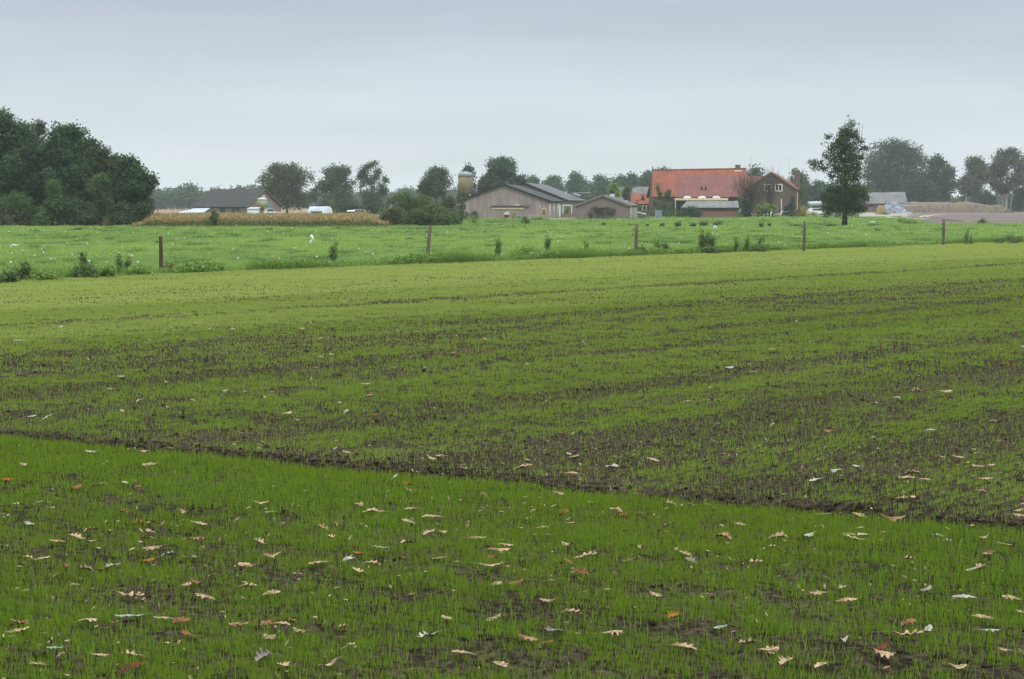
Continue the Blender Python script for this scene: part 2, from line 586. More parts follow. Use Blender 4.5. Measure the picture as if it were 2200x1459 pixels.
M['timber'] = mat_surf('timber', (0.1, 0.08, 0.065), (0.2, 0.165, 0.14), 5, (4, 4, 0.6), 0.9)
M['post_brown'] = mat_surf('post_brown', (0.045, 0.03, 0.022), (0.1, 0.07, 0.05), 9, (3, 3, 0.4), 0.95, bump=0.4, bscale=15)
M['post_grey'] = mat_surf('post_grey', (0.085, 0.072, 0.055), (0.165, 0.14, 0.11), 9, (3, 3, 0.4), 0.95, bump=0.4, bscale=15)
M['concrete'] = mat_surf('concrete', (0.24, 0.22, 0.19), (0.33, 0.3, 0.26), 0.3, rough=0.9)
M['tarp'] = mat_surf('blue_tarp', (0.03, 0.042, 0.065), (0.17, 0.21, 0.255), 0.8, (1, 1, 2.5), rough=0.3, lo=0.42, hi=0.58)
M['sand'] = mat_surf('sand', (0.2, 0.14, 0.06), (0.27, 0.19, 0.085), 2, rough=0.95, bump=0.4)
M['earth'] = mat_surf('bank_earth', (0.1, 0.075, 0.058), (0.2, 0.15, 0.115), 1.2, rough=0.95, bump=0.5, bscale=4, c=(0.13, 0.15, 0.06), cscale=0.3)
M['tyre'] = mat_surf('tyre', (0.015, 0.015, 0.016), (0.03, 0.03, 0.03), 6, rough=0.8)
M['red_light'] = mat_surf('red_lens', (0.4, 0.02, 0.02), (0.5, 0.04, 0.03), 3, rough=0.2)
M['car_white'] = mat_surf('car_paint', (0.66, 0.68, 0.69), (0.72, 0.74, 0.75), 0.6, rough=0.25)
M['black_plastic'] = mat_surf('black_plastic', (0.012, 0.012, 0.013), (0.02, 0.02, 0.02), 8, rough=0.5)
M['bird'] = mat_surf('bird_feather', (0.012, 0.012, 0.015), (0.03, 0.03, 0.033), 12)
M['wire'] = mat_surf('wire', (0.25, 0.26, 0.27), (0.35, 0.36, 0.37), 6, rough=0.4, metal=0.6)

# ------------------------------------------------------------------ field geometry (lines on the ground)
E0 = np.array(G(0, 606)); E1 = np.array(G(2200, 520))          # field / pasture edge
ed = (E1 - E0) / np.linalg.norm(E1 - E0)
en = np.array([ed[1], -ed[0]])                                   # towards the camera
H0 = np.array(G(0, 931, .08)); H1 = np.array(G(2200, 1134, .08))           # headland furrow
hd = (H1 - H0) / np.linalg.norm(H1 - H0)
hn = np.array([hd[1], -hd[0]])
if np.dot(-H0, hn) < 0:
    hn = -hn


def s_edge(x, y):
    return (x - E0[0]) * en[0] + (y - E0[1]) * en[1]


def t_edge(x, y):
    return (x - E0[0]) * ed[0] + (y - E0[1]) * ed[1]


def q_head(x, y):
    return (x - H0[0]) * hn[0] + (y - H0[1]) * hn[1]


def edge_wob(x, y):
    t = t_edge(x, y)
    return s_edge(x, y) + (fbm(t * 0.5, t * 0 + 3.3, 3, 5) - 0.5) * 0.7


STRIPS = [((550, 812), 0.30, 0.95), ((1100, 640), 0.55, 0.5), ((300, 690), 0.4, 0.5), ((1000, 720), 0.5, 0.55), ((1650, 905), 0.35, 0.85),
          ((600, 950), 0.45, 0.8), ((1400, 880), 0.3, 0.6), ((300, 880), 0.3, 0.6), ((1900, 850), 0.35, 0.6), ((1900, 1010), 0.55, 0.9),
          ((1900, 905), 0.3, 0.5), ((900, 770), 0.3, 0.45), ((1500, 690), 0.35, 0.4), ((1100, 690), 0.35, 0.5), ((500, 745), 0.3, 0.5)]
STRIPS = [(float(s_edge(*G(*p))), w, a) for p, w, a in STRIPS]
HSTRIPS = [((1100, 1195), 0.16, 0.5), ((1100, 1270), 0.12, 0.7), ((1100, 1330), 0.1, 0.45), ((600, 1275), 0.13, 0.6), ((1100, 1440), 0.14, 0.4)]
HSTRIPS = [(float(q_head(*G(*p))), w, a) for p, w, a in HSTRIPS]


def seed_density(x, y):
    """0..1: how thick the seedlings stand."""
    s = s_edge(x, y); q = q_head(x, y); t = t_edge(x, y)
    wob = (fbm(t * 0.6, s * 0.6, 2, 9) - 0.5) * 0.35
    hf = fbm(x * 5.5, y * 5.5, 3, 33) - 0.5
    d = 0.47 + 0.66 * (fbm(s * 0.9 + wob, s * 0 + 1.7, 3, 21) - 0.5) + 0.5 * (fbm(x * 0.5, y * 0.5, 4, 31) - 0.5) + 1.5 * hf
    for s0, w, a in STRIPS:
        d = d - 0.75 * a * np.exp(-((s + wob - s0) / w) ** 2) * (0.35 + 1.1 * fbm(t * 0.35, s * 0 + s0, 3, 41))
    d = d + np.clip((25 - s) / 16, 0, 1) * 0.38
    d = d - np.exp(-np.maximum(0, -q) / 2.2) * (q < 0) * 0.24
    h = 0.66 + 0.7 * (fbm(x * 1.1, y * 1.1, 4, 51) - 0.5) + 1.8 * (fbm(x * 7, y * 7, 3, 35) - 0.5) + 0.35 * np.exp(-((q - 0.45) / 0.35) ** 2)
    qw = q + (fbm(x * 0.9, y * 0.9, 2, 53) - 0.5) * 0.3
    for q0, w, a in HSTRIPS:
        h = h - 0.75 * a * np.exp(-((qw - q0) / w) ** 2)
    d = np.where(q > 0.1, h, d)
    d = d * (1 - 0.9 * np.exp(-((q + 0.02) / 0.11) ** 2))
    return np.clip(d, 0.1, 1.0)


def field_z(x, y):
    s = edge_wob(x, y); q = q_head(x, y)
    z = 0.055 + 0.05 * (fbm(x * 1.2, y * 1.2, 3, 61) - 0.5) + 0.045 * (fbm(x * 7, y * 7, 3, 71) - 0.5)
    cl = vnoise(x * 14, y * 14, 81)
    z = z + 0.035 * np.clip(cl - 0.72, 0, 1)
    z = z - 0.035 * np.exp(-((q + 0.02) / 0.13) ** 2) + 0.02 * np.exp(-((q + 0.3) / 0.14) ** 2)
    fade = np.clip(s / 0.25, 0, 1)
    return z * fade - 0.12 * (1 - fade)


# ------------------------------------------------------------------ the setting
def mat_soil():
    m, nt, out = new_mat('soil')
    p = nt.nodes.new('ShaderNodeBsdfPrincipled')
    p.inputs['Roughness'].default_value = 0.95
    p.inputs['Specular IOR Level'].default_value = 0.03
    tc = nt.nodes.new('ShaderNodeTexCoord')
    n1 = nt.nodes.new('ShaderNodeTexNoise'); n1.inputs['Scale'].default_value = 22; n1.inputs['Detail'].default_value = 8
    nt.links.new(tc.outputs['Object'], n1.inputs['Vector'])
    col = ramp(nt, [(0.32, (0.010, 0.0082, 0.0052)), (0.5, (0.036, 0.029, 0.0185)), (0.7, (0.085, 0.068, 0.045))], n1.outputs[0])
    n2 = nt.nodes.new('ShaderNodeTexNoise'); n2.inputs['Scale'].default_value = 0.6; n2.inputs['Detail'].default_value = 5
    nt.links.new(tc.outputs['Object'], n2.inputs['Vector'])
    hs = nt.nodes.new('ShaderNodeHueSaturation')
    mr = nt.nodes.new('ShaderNodeMapRange')
    mr.inputs[1].default_value = 0.3; mr.inputs[2].default_value = 0.7; mr.inputs[3].default_value = 0.75; mr.inputs[4].default_value = 1.25
    nt.links.new(n2.outputs[0], mr.inputs[0]); nt.links.new(mr.outputs[0], hs.inputs['Value']); nt.links.new(col, hs.inputs['Color'])
    nt.links.new(hs.outputs[0], p.inputs['Base Color'])
    n3 = nt.nodes.new('ShaderNodeTexNoise'); n3.inputs['Scale'].default_value = 45; n3.inputs['Detail'].default_value = 8
    nt.links.new(tc.outputs['Object'], n3.inputs['Vector'])
    bp = nt.nodes.new('ShaderNodeBump'); bp.inputs['Strength'].default_value = 0.9; bp.inputs['Distance'].default_value = 0.03
    nt.links.new(n3.outputs[0], bp.inputs['Height']); nt.links.new(bp.outputs[0], p.inputs['Normal'])
    nt.links.new(p.outputs[0], out.inputs[0])
    return m


M['soil'] = mat_soil()
M['turf'] = mat_surf('pasture_turf', (0.05, 0.095, 0.022), (0.10, 0.18, 0.04), 1.3, (1, 1, 1), 0.9, detail=8, bump=0.8, bscale=2.5,
                     c=(0.12, 0.2, 0.045), cscale=0.06)

# ground: one sheet to the horizon
gx = np.array([-1400, -400, -150, 0, 150, 400, 1400.0]); gy = np.array([-140, 0, 100, 300, 700, 1400, 2400.0])
V = np.array([(a, b, 0.0) for b in gy for a in gx])
Fc = np.array([(j * 7 + i, j * 7 + i + 1, (j + 1) * 7 + i + 1, (j + 1) * 7 + i) for j in range(6) for i in range(6)])
tag(link('ground', np_mesh('ground', V, Fc), M['turf']), kind='structure')

# sown field: displaced soil sheet
NR, NC = 720, 520
ys = 5.5 * (118 / 5.5) ** (np.arange(NR) / (NR - 1))
us = np.linspace(-0.55, 0.55, NC)
YY = np.repeat(ys[:, None], NC, 1); XX = us[None, :] * (YY + 3.5)
ZZ = field_z(XX.ravel(), YY.ravel())
V = np.stack([XX.ravel(), YY.ravel(), ZZ], 1)
i = np.arange(NR - 1)[:, None] * NC + np.arange(NC - 1)[None, :]
Fc = np.stack([i, i + 1, i + 1 + NC, i + NC], -1).reshape(-1, 4)
tag(link('field', np_mesh('field', V, Fc, True), M['soil']), kind='structure')


def sheet(name, pts, z, mat):
    me = bpy.data.meshes.new(name)
    me.from_pydata([(x, y, z) for x, y in pts], [], [tuple(range(len(pts)))])
    me.update()
    return tag(link(name, me, mat), kind='structure')


M['plough'] = mat_surf('ploughed_soil', (0.1, 0.084, 0.075), (0.15, 0.128, 0.115), 0.12, (0.3, 1, 1), 0.95, bump=0.5, bscale=1.2, c=(0.19, 0.16, 0.13), cscale=0.03)
M['stubble'] = mat_surf('stubble', (0.2, 0.155, 0.1), (0.26, 0.2, 0.13), 0.1, (0.3, 1, 1), 0.95)
sheet('ploughed_field', [G(1925, 462), G(2030, 484), G(2560, 484), G(2560, 454.5), G(2000, 455.5)], 0.02, M['plough'])
sheet('stubble_field', [G(250, 463), G(1000, 463), G(1000, 447.6), G(150, 447.6)], 0.015, M['stubble'])
sheet('farmyard', [G(1845, 465.5), G(1925, 466), G(1960, 459), G(1960, 456.5), G(1845, 456.5)], 0.025, M['concrete'])
sheet('yard_path', [G(1172, 471.2), G(1238, 470.6), G(1238, 468.6), G(1178, 469)], 0.03, M['concrete'])
sheet('far_field', [G(1930, 453.6), G(2500, 453.6), G(2500, 446.5), G(1930, 446.5)], 0.012, M['stubble'])
# tyre tracks curving across the ploughed field
M['track'] = mat_surf('track_soil', (0.32, 0.27, 0.22), (0.4, 0.34, 0.28), 1, rough=0.95)
for k, (a, b) in enumerate([((1952, 463), (1990, 473)), ((1975, 462), (2040, 474)), ((2020, 461), (2075, 476)), ((2030, 461.5), (2085, 477))]):
    mb = MB()
    pa = np.array(G(*a)); pb = np.array(G(*b))
    prev = None
    for j in range(13):
        t = j / 12
        c = pa * (1 - t) + pb * t + np.array([-math.sin(t * math.pi) * 5.0, 0])
        if prev is not None:
            w = 0.5
            mb.slab((prev[0] - w, prev[1], 0.05), (prev[0] + w, prev[1], 0.05), (c[0] + w, c[1], 0.05), (c[0] - w, c[1], 0.05), 0.02)
        prev = c
    tag(mb.build('tyre_track', M['track']), kind='structure')

# ------------------------------------------------------------------ grass (stuff nobody could count)
def wedge(n, y0, y1, margin=0.06):
    y = np.sqrt(rng.random(n) * (y1 * y1 - y0 * y0) + y0 * y0)
    x = (rng.random(n) * 2 - 1) * ((0.2895 + margin) * y + 0.4)
    return x, y


def blades(x, y, z, h, w, lean=0.35):
    n = len(x)
    a = rng.random(n) * 2 * math.pi
    la = rng.random(n) * 2 * math.pi
    ll = h * lean * rng.random(n)
    V = np.empty((n, 3, 3))
    V[:, 0] = np.stack([x - np.cos(a) * w / 2, y - np.sin(a) * w / 2, z], 1)
    V[:, 1] = np.stack([x + np.cos(a) * w / 2, y + np.sin(a) * w / 2, z], 1)
    V[:, 2] = np.stack([x + np.cos(la) * ll, y + np.sin(la) * ll, z + h], 1)
    return V.reshape(-1, 3)


def blade_obj(name, parts, mat, label, tone=None):
    V = np.concatenate(parts)
    me = np_mesh(name, V, np.arange(len(V)).reshape(-1, 3))
    if tone is not None:
        a = me.attributes.new('tone', 'FLOAT', 'POINT')
        a.data.foreach_set('value', np.ascontiguousarray(np.repeat(tone(V[::3, 0], V[::3, 1]), 3), dtype=np.float32))
    return tag(link(name, me, mat), label=label, kind='stuff')


M['seedling'] = mat_leaf('seedling', [(0.098, 0.185, 0.014), (0.145, 0.25, 0.021), (0.21, 0.325, 0.033)], 0.4, patch=(0.165, 0.25, 0.022), patch_scale=0.25, tone=(0.37, 0.465, 0.115), gloss=0.004)
M['pasture'] = mat_leaf('pasture_blade', [(0.175, 0.29, 0.055), (0.245, 0.375, 0.08), (0.32, 0.445, 0.115)], 0.4, patch=(0.29, 0.415, 0.075), patch_scale=0.12, tone=(0.06, 0.13, 0.025))

parts = []
for y0, y1, dens, h0, w0 in [(7.0, 13, 6000, 0.058, 0.0046), (13, 22, 4200, 0.058, 0.0062), (22, 38, 1900, 0.058, 0.010), (38, 62, 700, 0.058, 0.019), (62, 106, 300, 0.06, 0.034)]:
    area = (0.2895 + 0.06) * (y1 * y1 - y0 * y0)
    x, y = wedge(int(area * dens), y0, y1)
    k = (edge_wob(x, y) > 0.12) & (rng.random(len(x)) < seed_density(x, y))
    x, y = x[k], y[k]
    # drilled in rows about 12 cm apart
    q = q_head(x, y); s = s_edge(x, y)
    m = q < 0.1
    off = np.where(m, (np.round(s / 0.125) * 0.125 - s), (np.round(q / 0.125) * 0.125 - q)) * 0.55
    x = x + np.where(m, en[0], hn[0]) * off; y = y + np.where(m, en[1], hn[1]) * off
    h = h0 * rng.uniform(0.45, 1.35, len(x)) * np.where(q > 0.1, 1.1, 0.85)
    parts.append(blades(x, y, field_z(x, y) - 0.004, h, w0 * rng.uniform(0.7, 1.4, len(x)), 0.5))
blade_obj('seedling_grass', parts, M['seedling'], 'short bright green sown grass seedlings across the bare field',
          lambda x, y: np.clip(np.clip((27 - s_edge(x, y) + 10 * (fbm(t_edge(x, y) * .12, s_edge(x, y) * .5, 4, 61) - .5)) / 22, 0, 1) ** 1.3 * (.4 + 1.1 * fbm(s_edge(x, y) * .8, t_edge(x, y) * .03, 3, 63)) + (.17 + .7 * np.clip(fbm(s_edge(x, y) * .6, t_edge(x, y) * .05, 3, 65) - .46, 0, 1)) * (q_head(x, y) < .1), 0, 1))  # tone rises towards the pasture edge, banded along the rows

def bare_land(x, y):
    """Where no pasture grows: the ploughed field and the yard."""
    py = HOR + CAMZ * F / y; px = CX + F * x / y + 6 * (fbm(x * .4, y * .1, 3, 181) - .5)
    pl = (py > 456) & (py < 479 + 4 * (fbm(x * .3, y * 0 + 2.2, 3, 183) - .5)) & (px > 1925 + (py - 462) * 4.77)
    yd = (py > 456.5) & (py < 465.5) & (px > 1848) & (px < 1942)
    return pl | yd


parts = []
for y0, y1, dens, h0, w0 in [(40, 75, 95, 0.11, 0.022), (75, 120, 46, 0.12, 0.035), (120, 200, 18, 0.13, 0.06), (200, 330, 5, 0.15, 0.11)]:
    area = (0.2895 + 0.06) * (y1 * y1 - y0 * y0)
    x, y = wedge(int(area * dens), y0, y1)
    k = (edge_wob(x, y) < 0.2) & ~bare_land(x, y)
    x, y = x[k], y[k]
    tuss = fbm(x * 0.5, y * 0.25, 4, 91)
    h = h0 * rng.uniform(0.3, 1.25, len(x)) * (0.35 + 1.5 * np.clip((tuss - 0.38) * 2.6, 0, 1.4))
    parts.append(blades(x, y, np.zeros(len(x)), h, w0 * rng.uniform(0.7, 1.4, len(x)), 0.9))
blade_obj('pasture_grass', parts, M['pasture'], 'bright green pasture grass behind the post line',
          lambda x, y: np.clip((fbm(x * .8, y * .3, 4, 141) - .56) * 7, 0, 1) * .8 + np.clip((fbm(x * .09, y * .03, 3, 151) - .5) * 2, 0, .2))

# rough verge along the field edge
n = 150000
t = rng.random(n) * 84 - 8
sd = -np.abs(rng.normal(size=n)) * 0.6 + 0.3
x = E0[0] + ed[0] * t + en[0] * sd; y = E0[1] + ed[1] * t + en[1] * sd
clump = fbm(t * 0.45, t * 0 + 8.1, 3, 101)
k = rng.random(n) < np.clip(0.25 + (clump - 0.4) * 3, 0.1, 1)
x, y, clump = x[k], y[k], clump[k]
h = rng.uniform(0.08, 0.5, len(x)) * (0.25 + 1.5 * clump) * np.clip(1.4 - y / 120, 0.5, 1.1)
parts = [blades(x, y, np.zeros(len(x)), h, rng.uniform(0.015, 0.035, len(x)), 0.9)]
M['verge'] = mat_leaf('verge_blade', [(0.09, 0.18, 0.028), (0.16, 0.28, 0.04), (0.24, 0.38, 0.065)], 0.4, patch=(0.13, 0.22, 0.045), patch_scale=0.5)
blade_obj('verge_grass', parts, M['verge'], 'rough darker grass along the edge of the sown field')

n = 42000
t = rng.random(n) * 84 - 8
sd = -np.abs(rng.normal(size=n)) * 0.45 + 0.22
clump = fbm(t * 0.55, t * 0 + 2.1, 3, 105)
k = rng.random(n) < np.clip((clump - 0.4) * 4, 0.06, 1)
t, sd, clump = t[k], sd[k], clump[k]
x = E0[0] + ed[0] * t + en[0] * sd; y = E0[1] + ed[1] * t + en[1] * sd
z = rng.random(len(x)) ** 1.3 * 0.42 * (0.2 + 1.3 * clump) * np.clip(1.4 - y / 120, 0.5, 1.1) * np.exp(-((sd + .15) / .8) ** 2) + .02
V, Fc = cards(np.stack([x, y, z], 1), .12 * rng.uniform(.6, 1.4, len(x)), .07 * rng.uniform(.6, 1.4, len(x)), .3)
V[:, 2] = np.maximum(V[:, 2], .01)
tag(link('verge_weeds', np_mesh('verge_weeds', V, Fc), M['weed']), label='continuous low leafy weeds along the field edge', kind='stuff')

# loose lumps of soil
def clods(n, y0, y1, size):
    x, y = wedge(n, y0, y1)
    k = (edge_wob(x, y) > 0.1) & (rng.random(n) < (1.08 - seed_density(x, y)))
    return x[k], y[k], size * rng.lognormal(0, 0.45, k.sum())


xs_, ys_, rs_ = [], [], []
for a in [(3200, 7.5, 14, 0.009), (3500, 14, 28, 0.012), (2600, 28, 55, 0.018)]:
    x, y, r = clods(*a)
    xs_.append(x); ys_.append(y); rs_.append(r)
tt = rng.random(2600) * np.linalg.norm(H1 - H0) * 1.3 - 1
qq = rng.normal(size=2600) * 0.08 - 0.05
xs_.append(H0[0] + hd[0] * tt + hn[0] * qq); ys_.append(H0[1] + hd[1] * tt + hn[1] * qq); rs_.append(0.014 * rng.lognormal(0, 0.5, 2600))
x = np.concatenate(xs_); y = np.concatenate(ys_); r = np.minimum(np.concatenate(rs_), 0.03)
oct_v = np.array([(1, 0, 0), (-1, 0, 0), (0, 1, 0), (0, -1, 0), (0, 0, 1), (0, 0, -1.0)])
oct_f = np.array([(0, 2, 4), (2, 1, 4), (1, 3, 4), (3, 0, 4), (2, 0, 5), (1, 2, 5), (3, 1, 5), (0, 3, 5)])
n = len(x)
J = oct_v[None] * rng.uniform(0.6, 1.4, (n, 6, 1)) * np.array([1.2, 1.2, 0.8]) + rng.normal(size=(n, 6, 3)) * 0.15
V = J * r[:, None, None] + np.stack([x, y, field_z(x, y) + r * 0.3], 1)[:, None, :]
Fc = (oct_f[None] + np.arange(n)[:, None, None] * 6).reshape(-1, 3)
M['clod'] = mat_surf('clod', (0.014, 0.011, 0.008), (0.05, 0.037, 0.027), 18, rough=0.95)
tag(link('soil_clods', np_mesh('soil_clods', V.reshape(-1, 3), Fc), M['clod']), label='loose dark lumps of soil between the seedlings', kind='stuff')

# maize: brown tassels over green stalks
M['maize'] = mat_leaf('maize', [(0.16, 0.15, 0.05), (0.32, 0.235, 0.095), (0.46, 0.31, 0.14)], 0.3)
M['maize_green'] = mat_leaf('maize_green', [(0.06, 0.1, 0.03), (0.11, 0.15, 0.045), (0.2, 0.2, 0.075)], 0.3)


def maize(name, n, zlo, zhi, mat, label, front=None):
    fx = rng.random(n); dd = rng.random(n) ** 1.6
    y = 177 + dd * 75
    pxx = 285 + fx * (835 - 285)
    x = (pxx - CX) / F * y
    y = y + 0.3 * (rng.random(n) - 0.5)
    prof = 1.0 + 0.25 * (fbm(x * 0.3, y * 0.1, 3, 111) - 0.5)
    ends = np.clip((pxx - 285) / 45, 0.25, 1) * np.clip((850 - pxx) / 60, 0.45, 1)
    z = (zlo + (zhi - zlo) * rng.random(n)) * 1.06 * prof * ends
    V, Fc = cards(np.stack([x, y, z], 1), rng.uniform(0.25, 0.5, n), rng.uniform(0.06, 0.12, n), -0.4)
    V[:, 2] = np.maximum(V[:, 2], 0.01)
    return tag(link(name, np_mesh(name, V, Fc), mat), label=label, kind='stuff')


maize('maize_stalks', 16000, 0.05, 0.62, M['maize_green'], 'green lower stalks of the low maize crop')
maize('maize_tassels', 24000, 0.5, 1.02, M['maize'], 'tan withering tops of the maize crop before the long barn')

# ------------------------------------------------------------------ trees
T = tree
BK = M['bark']
GL = 'tall trees of the dark wood edge beside the maize'
T('broadleaf_tree', 'tallest dark green tree of the wood, cut by the frame edge', 8, 190, 240, 95, M['leaf_dark'], BK, cbot=475, prof='egg', n=30000, ls=0.32, nb=50, group=GL)
T('broadleaf_tree', 'thin brownish half bare tree between two dark green wood trees', 92, 200, 260, 48, M['leaf_brown'], BK, cbot=440, prof='oval', n=5200, ls=0.32, nb=26, group=GL, fill=0.6)
T('broadleaf_tree', 'broad dark tree with ragged top beside the thin brownish tree', 150, 192, 272, 80, M['leaf_dark'], BK, cbot=470, prof='egg', n=27000, ls=0.31, nb=46, group=GL)
T('broadleaf_tree', 'dark tree with narrow spiky top behind the light green wood shrub', 214, 196, 318, 62, M['leaf_oak'], BK, cbot=472, prof='egg', n=19000, ls=0.3, nb=38, group=GL)
T('broadleaf_tree', 'rounded dark tree ending the wood where the maize begins', 283, 188, 340, 54, M['leaf_dark'], BK, cbot=482, prof='egg', n=20000, ls=0.29, nb=42, group=GL)
T('broadleaf_tree', 'dark tree behind the wood edge filling the gap beside the frame', 40, 215, 290, 110, M['leaf_dark'], BK, cbot=475, prof='egg', n=8000, ls=0.5, nb=34, group=GL)
T('broadleaf_tree', 'dark inner wood tree behind the ragged topped one', 190, 214, 335, 80, M['leaf_dark'], BK, cbot=478, prof='egg', n=7000, ls=0.5, nb=28, group=GL)
T('broadleaf_tree', 'dark tree filling the slope between the ragged and the spiky topped trees', 186, 198, 300, 58, M['leaf_dark'], BK, cbot=474, prof='egg', n=16000, ls=0.32, nb=36, group=GL)
T('broadleaf_tree', 'dark tree closing the gap before the tree that ends the wood', 248, 196, 336, 52, M['leaf_oak'], BK, cbot=476, prof='egg', n=14000, ls=0.31, nb=34, group=GL)
GS = 'shrubs skirting the dark wood'
shrub('wood_edge_shrub', 'pale green pyramid shaped shrub in front of the dark wood', 112, 186, 388, 48, M['leaf_mid'], 7500, 0.23, 'cone', 26, GS)
shrub('wood_edge_shrub', 'olive low shrub at the frame edge under the tallest wood tree', 35, 186, 415, 55, M['leaf_mid'], 5600, 0.23, 'dome', 24, GS)
shrub('wood_edge_shrub', 'tall light green shrub between the two end trees of the wood', 218, 186, 372, 36, M['leaf_mid'], 6500, 0.23, 'egg', 24, GS)
shrub('wood_edge_shrub', 'reddish brown shrub low in the wood under the tallest tree', 30, 184.5, 452, 45, M['leaf_brown'], 1500, 0.26, 'dome', 12, GS)
shrub('wood_edge_shrub', 'dark low shrub at the foot of the ragged topped wood tree', 165, 185, 430, 45, M['leaf_dark'], 2400, 0.3, 'dome', 16, GS)
shrub('wood_edge_shrub', 'dark low shrub under the tree ending the wood', 262, 185, 440, 42, M['leaf_oak'], 2200, 0.28, 'dome', 16, GS)
shrub('wood_edge_shrub', 'small tan withered bush at the foot of the wood', 228, 183.5, 472, 11, M['weed_dead'], 260, 0.2, 'dome', 6, GS)
shrub('round_bush', 'lone dark green rounded bush standing before the maize', 455, 176, 453, 18, M['leaf_mid'], 1900, 0.14, 'egg', 14)

GM = 'trees behind the greenhouse and the maize'
T('broadleaf_tree', 'wide autumn tinged tree beside the long dark barn gable', 616, 430, 353, 62, M['leaf_autumn'], BK, cbot=445, prof='top', n=15000, ls=0.5, nb=44, group=GM)
T('broadleaf_tree', 'tree with flat reddish crown over the greenhouse roof', 724, 440, 357, 45, M['leaf_autumn'], BK, cbot=418, prof='round', n=8500, ls=0.48, nb=30, group=GM)
T('broadleaf_tree', 'open see-through poplar like tree leaning over the sheds', 799, 430, 347, 38, M['leaf_oak'], BK, cbot=430, prof='oval', n=4600, ls=0.46, nb=22, group=GM, fill=0.7, br=(0.2, 0.34), extra=[(828, 386, 9), (778, 380, 12), (822, 412, 11)])
shrub('tall_shrub', 'dark tall undergrowth bush below the flat reddish tree crown', 735, 425, 402, 52, M['leaf_blue'], 6500, 0.42, 'dome', 18, 'bushes under the trees behind the greenhouse')
shrub('tall_shrub', 'dark bush below the open poplar like tree', 792, 424, 408, 34, M['leaf_oak'], 4200, 0.4, 'dome', 14, 'bushes under the trees behind the greenhouse')
shrub('tall_shrub', 'thin brownish bush between the autumn tree and the greenhouse', 688, 428, 398, 26, M['leaf_brown'], 1900, 0.42, 'oval', 12, 'bushes under the trees behind the greenhouse')
shrub('tall_shrub', 'mid green bush right behind the greenhouse end', 714, 418, 432, 11, M['leaf_mid'], 900, 0.36, 'dome', 10, 'bushes under the trees behind the greenhouse')

GB = 'trees behind the wide brick barn'
T('broadleaf_tree', 'round tree with ragged leaves standing beside the tan silo', 938, 390, 360, 43, M['leaf_oak'], BK, cbot=424, prof='round', n=7500, ls=0.42, nb=26, group=GB, extra=[(903, 408, 10)])
T('broadleaf_tree', 'narrow dark tree peeping up behind the tan silo', 1008, 405, 357, 22, M['leaf_dark'], BK, cbot=420, prof='egg', n=3000, ls=0.5, nb=18, group=GB)
T('broadleaf_tree', 'big bushy green tree above the wide brick barn ridge', 1083, 410, 340, 50, M['leaf_blue'], BK, cbot=420, prof='round', n=13000, ls=0.43, nb=34, group=GB)
T('broadleaf_tree', 'low dark tree filling the gap between silo and bushy tree', 1042, 415, 378, 22, M['leaf_dark'], BK, cbot=428, prof='dome', n=2600, ls=0.5, nb=16, group=GB)
GH = 'overgrown shrubs along the field beside the wide brick barn'
for px, Y, tp, hf, lf, nn, lb in [(866, 196, 413, 42, 'leaf_mid', 8000, 'large olive shrub ending the maize field'), (905, 198, 421, 34, 'leaf_mid', 6000, 'green shrub overlapping the large olive shrub'),
                              (930, 190, 438, 36, 'leaf_light', 5200, 'lighter green low shrub in the middle of the bushes'), (958, 212, 424, 32, 'leaf_oak', 5000, 'dark green shrub pressed against the barn corner'),
                              (843, 190, 448, 24, 'leaf_brown', 2600, 'low bramble shrub at the foot of the olive shrub'), (900, 187, 456, 40, 'leaf_oak', 4200, 'dark low brambles along the pasture edge'),
                              (960, 192, 452, 30, 'leaf_mid', 3400, 'leafy bramble bush under the barn corner')]:
    shrub('tall_shrub', lb, px, Y, tp, hf * 1.2, M[lf], nn, 0.18, 'dome', 28, GH)
shrub('tall_shrub', 'thin pale shrub climbing in front of the tan silo', 992, 235, 405, 13, M['leaf_brown'], 900, 0.2, 'oval', 14, GH)

# far trees on the horizon, hazy
far = [(1143, 380, 22), (1190, 379, 26), (1238, 373, 26), (1288, 380, 24), (1330, 380, 20), (1352, 376, 22), (1388, 370, 24), (1420, 362, 24)]
names = ['first hazy tree past the big bushy barn tree', 'broad hazy tree above the zinc barn roof', 'tallest rounded hazy tree above the small brick barn',
         'hazy tree above the vent pipes of the small barn', 'hazy tree above the long grey far roof', 'smaller hazy tree above the far grey roof end',
         'hazy tree over the low orange roofed cottage', 'hazy tree touching the orange farmhouse roof end']
for (px, tp, hf), lb in zip(far, names):
    T('hazy_tree', lb, px, 640 + rng.uniform(-30, 60), tp, hf * 1.45, M['leaf_dark'], BK, cbot=442, prof='dome', n=5200, ls=0.8, nb=30, group='far row of trees behind the farm', limbs=0)
for px, tp, hf, lb, lf in [(1618, 360, 30, 'dark hazy tree behind the farmhouse ridge and chimney', 'leaf_oak'), (1715, 366, 36, 'hazy brownish tree right behind the farmhouse chimney stack', 'leaf_autumn'),
                       (1756, 392, 22, 'lower hazy tree between the farmhouse and the lone oak', 'leaf_dark')]:
    T('hazy_tree', lb, px, 560, tp, hf, M[lf], BK, cbot=438, prof='dome', n=3000, ls=0.8, nb=20, group='far row of trees behind the farm', limbs=0)
GR = 'big trees behind the earth bank'
T('broadleaf_tree', 'huge rounded oak behind the grey roofed shed', 1926, 600, 301, 78, M['leaf_blue'], BK, cbot=428, prof='round', n=24000, ls=0.7, nb=70, group=GR, tr=0.55, extra=[(1872, 385, 18), (1880, 410, 20), (1950, 330, 24), (1900, 335, 24)])
T('broadleaf_tree', 'rounded tree leaning on the huge oak above the earth bank', 2012, 590, 337, 44, M['leaf_blue'], BK, cbot=432, prof='egg', n=10000, ls=0.75, nb=30, group=GR, tr=0.4)
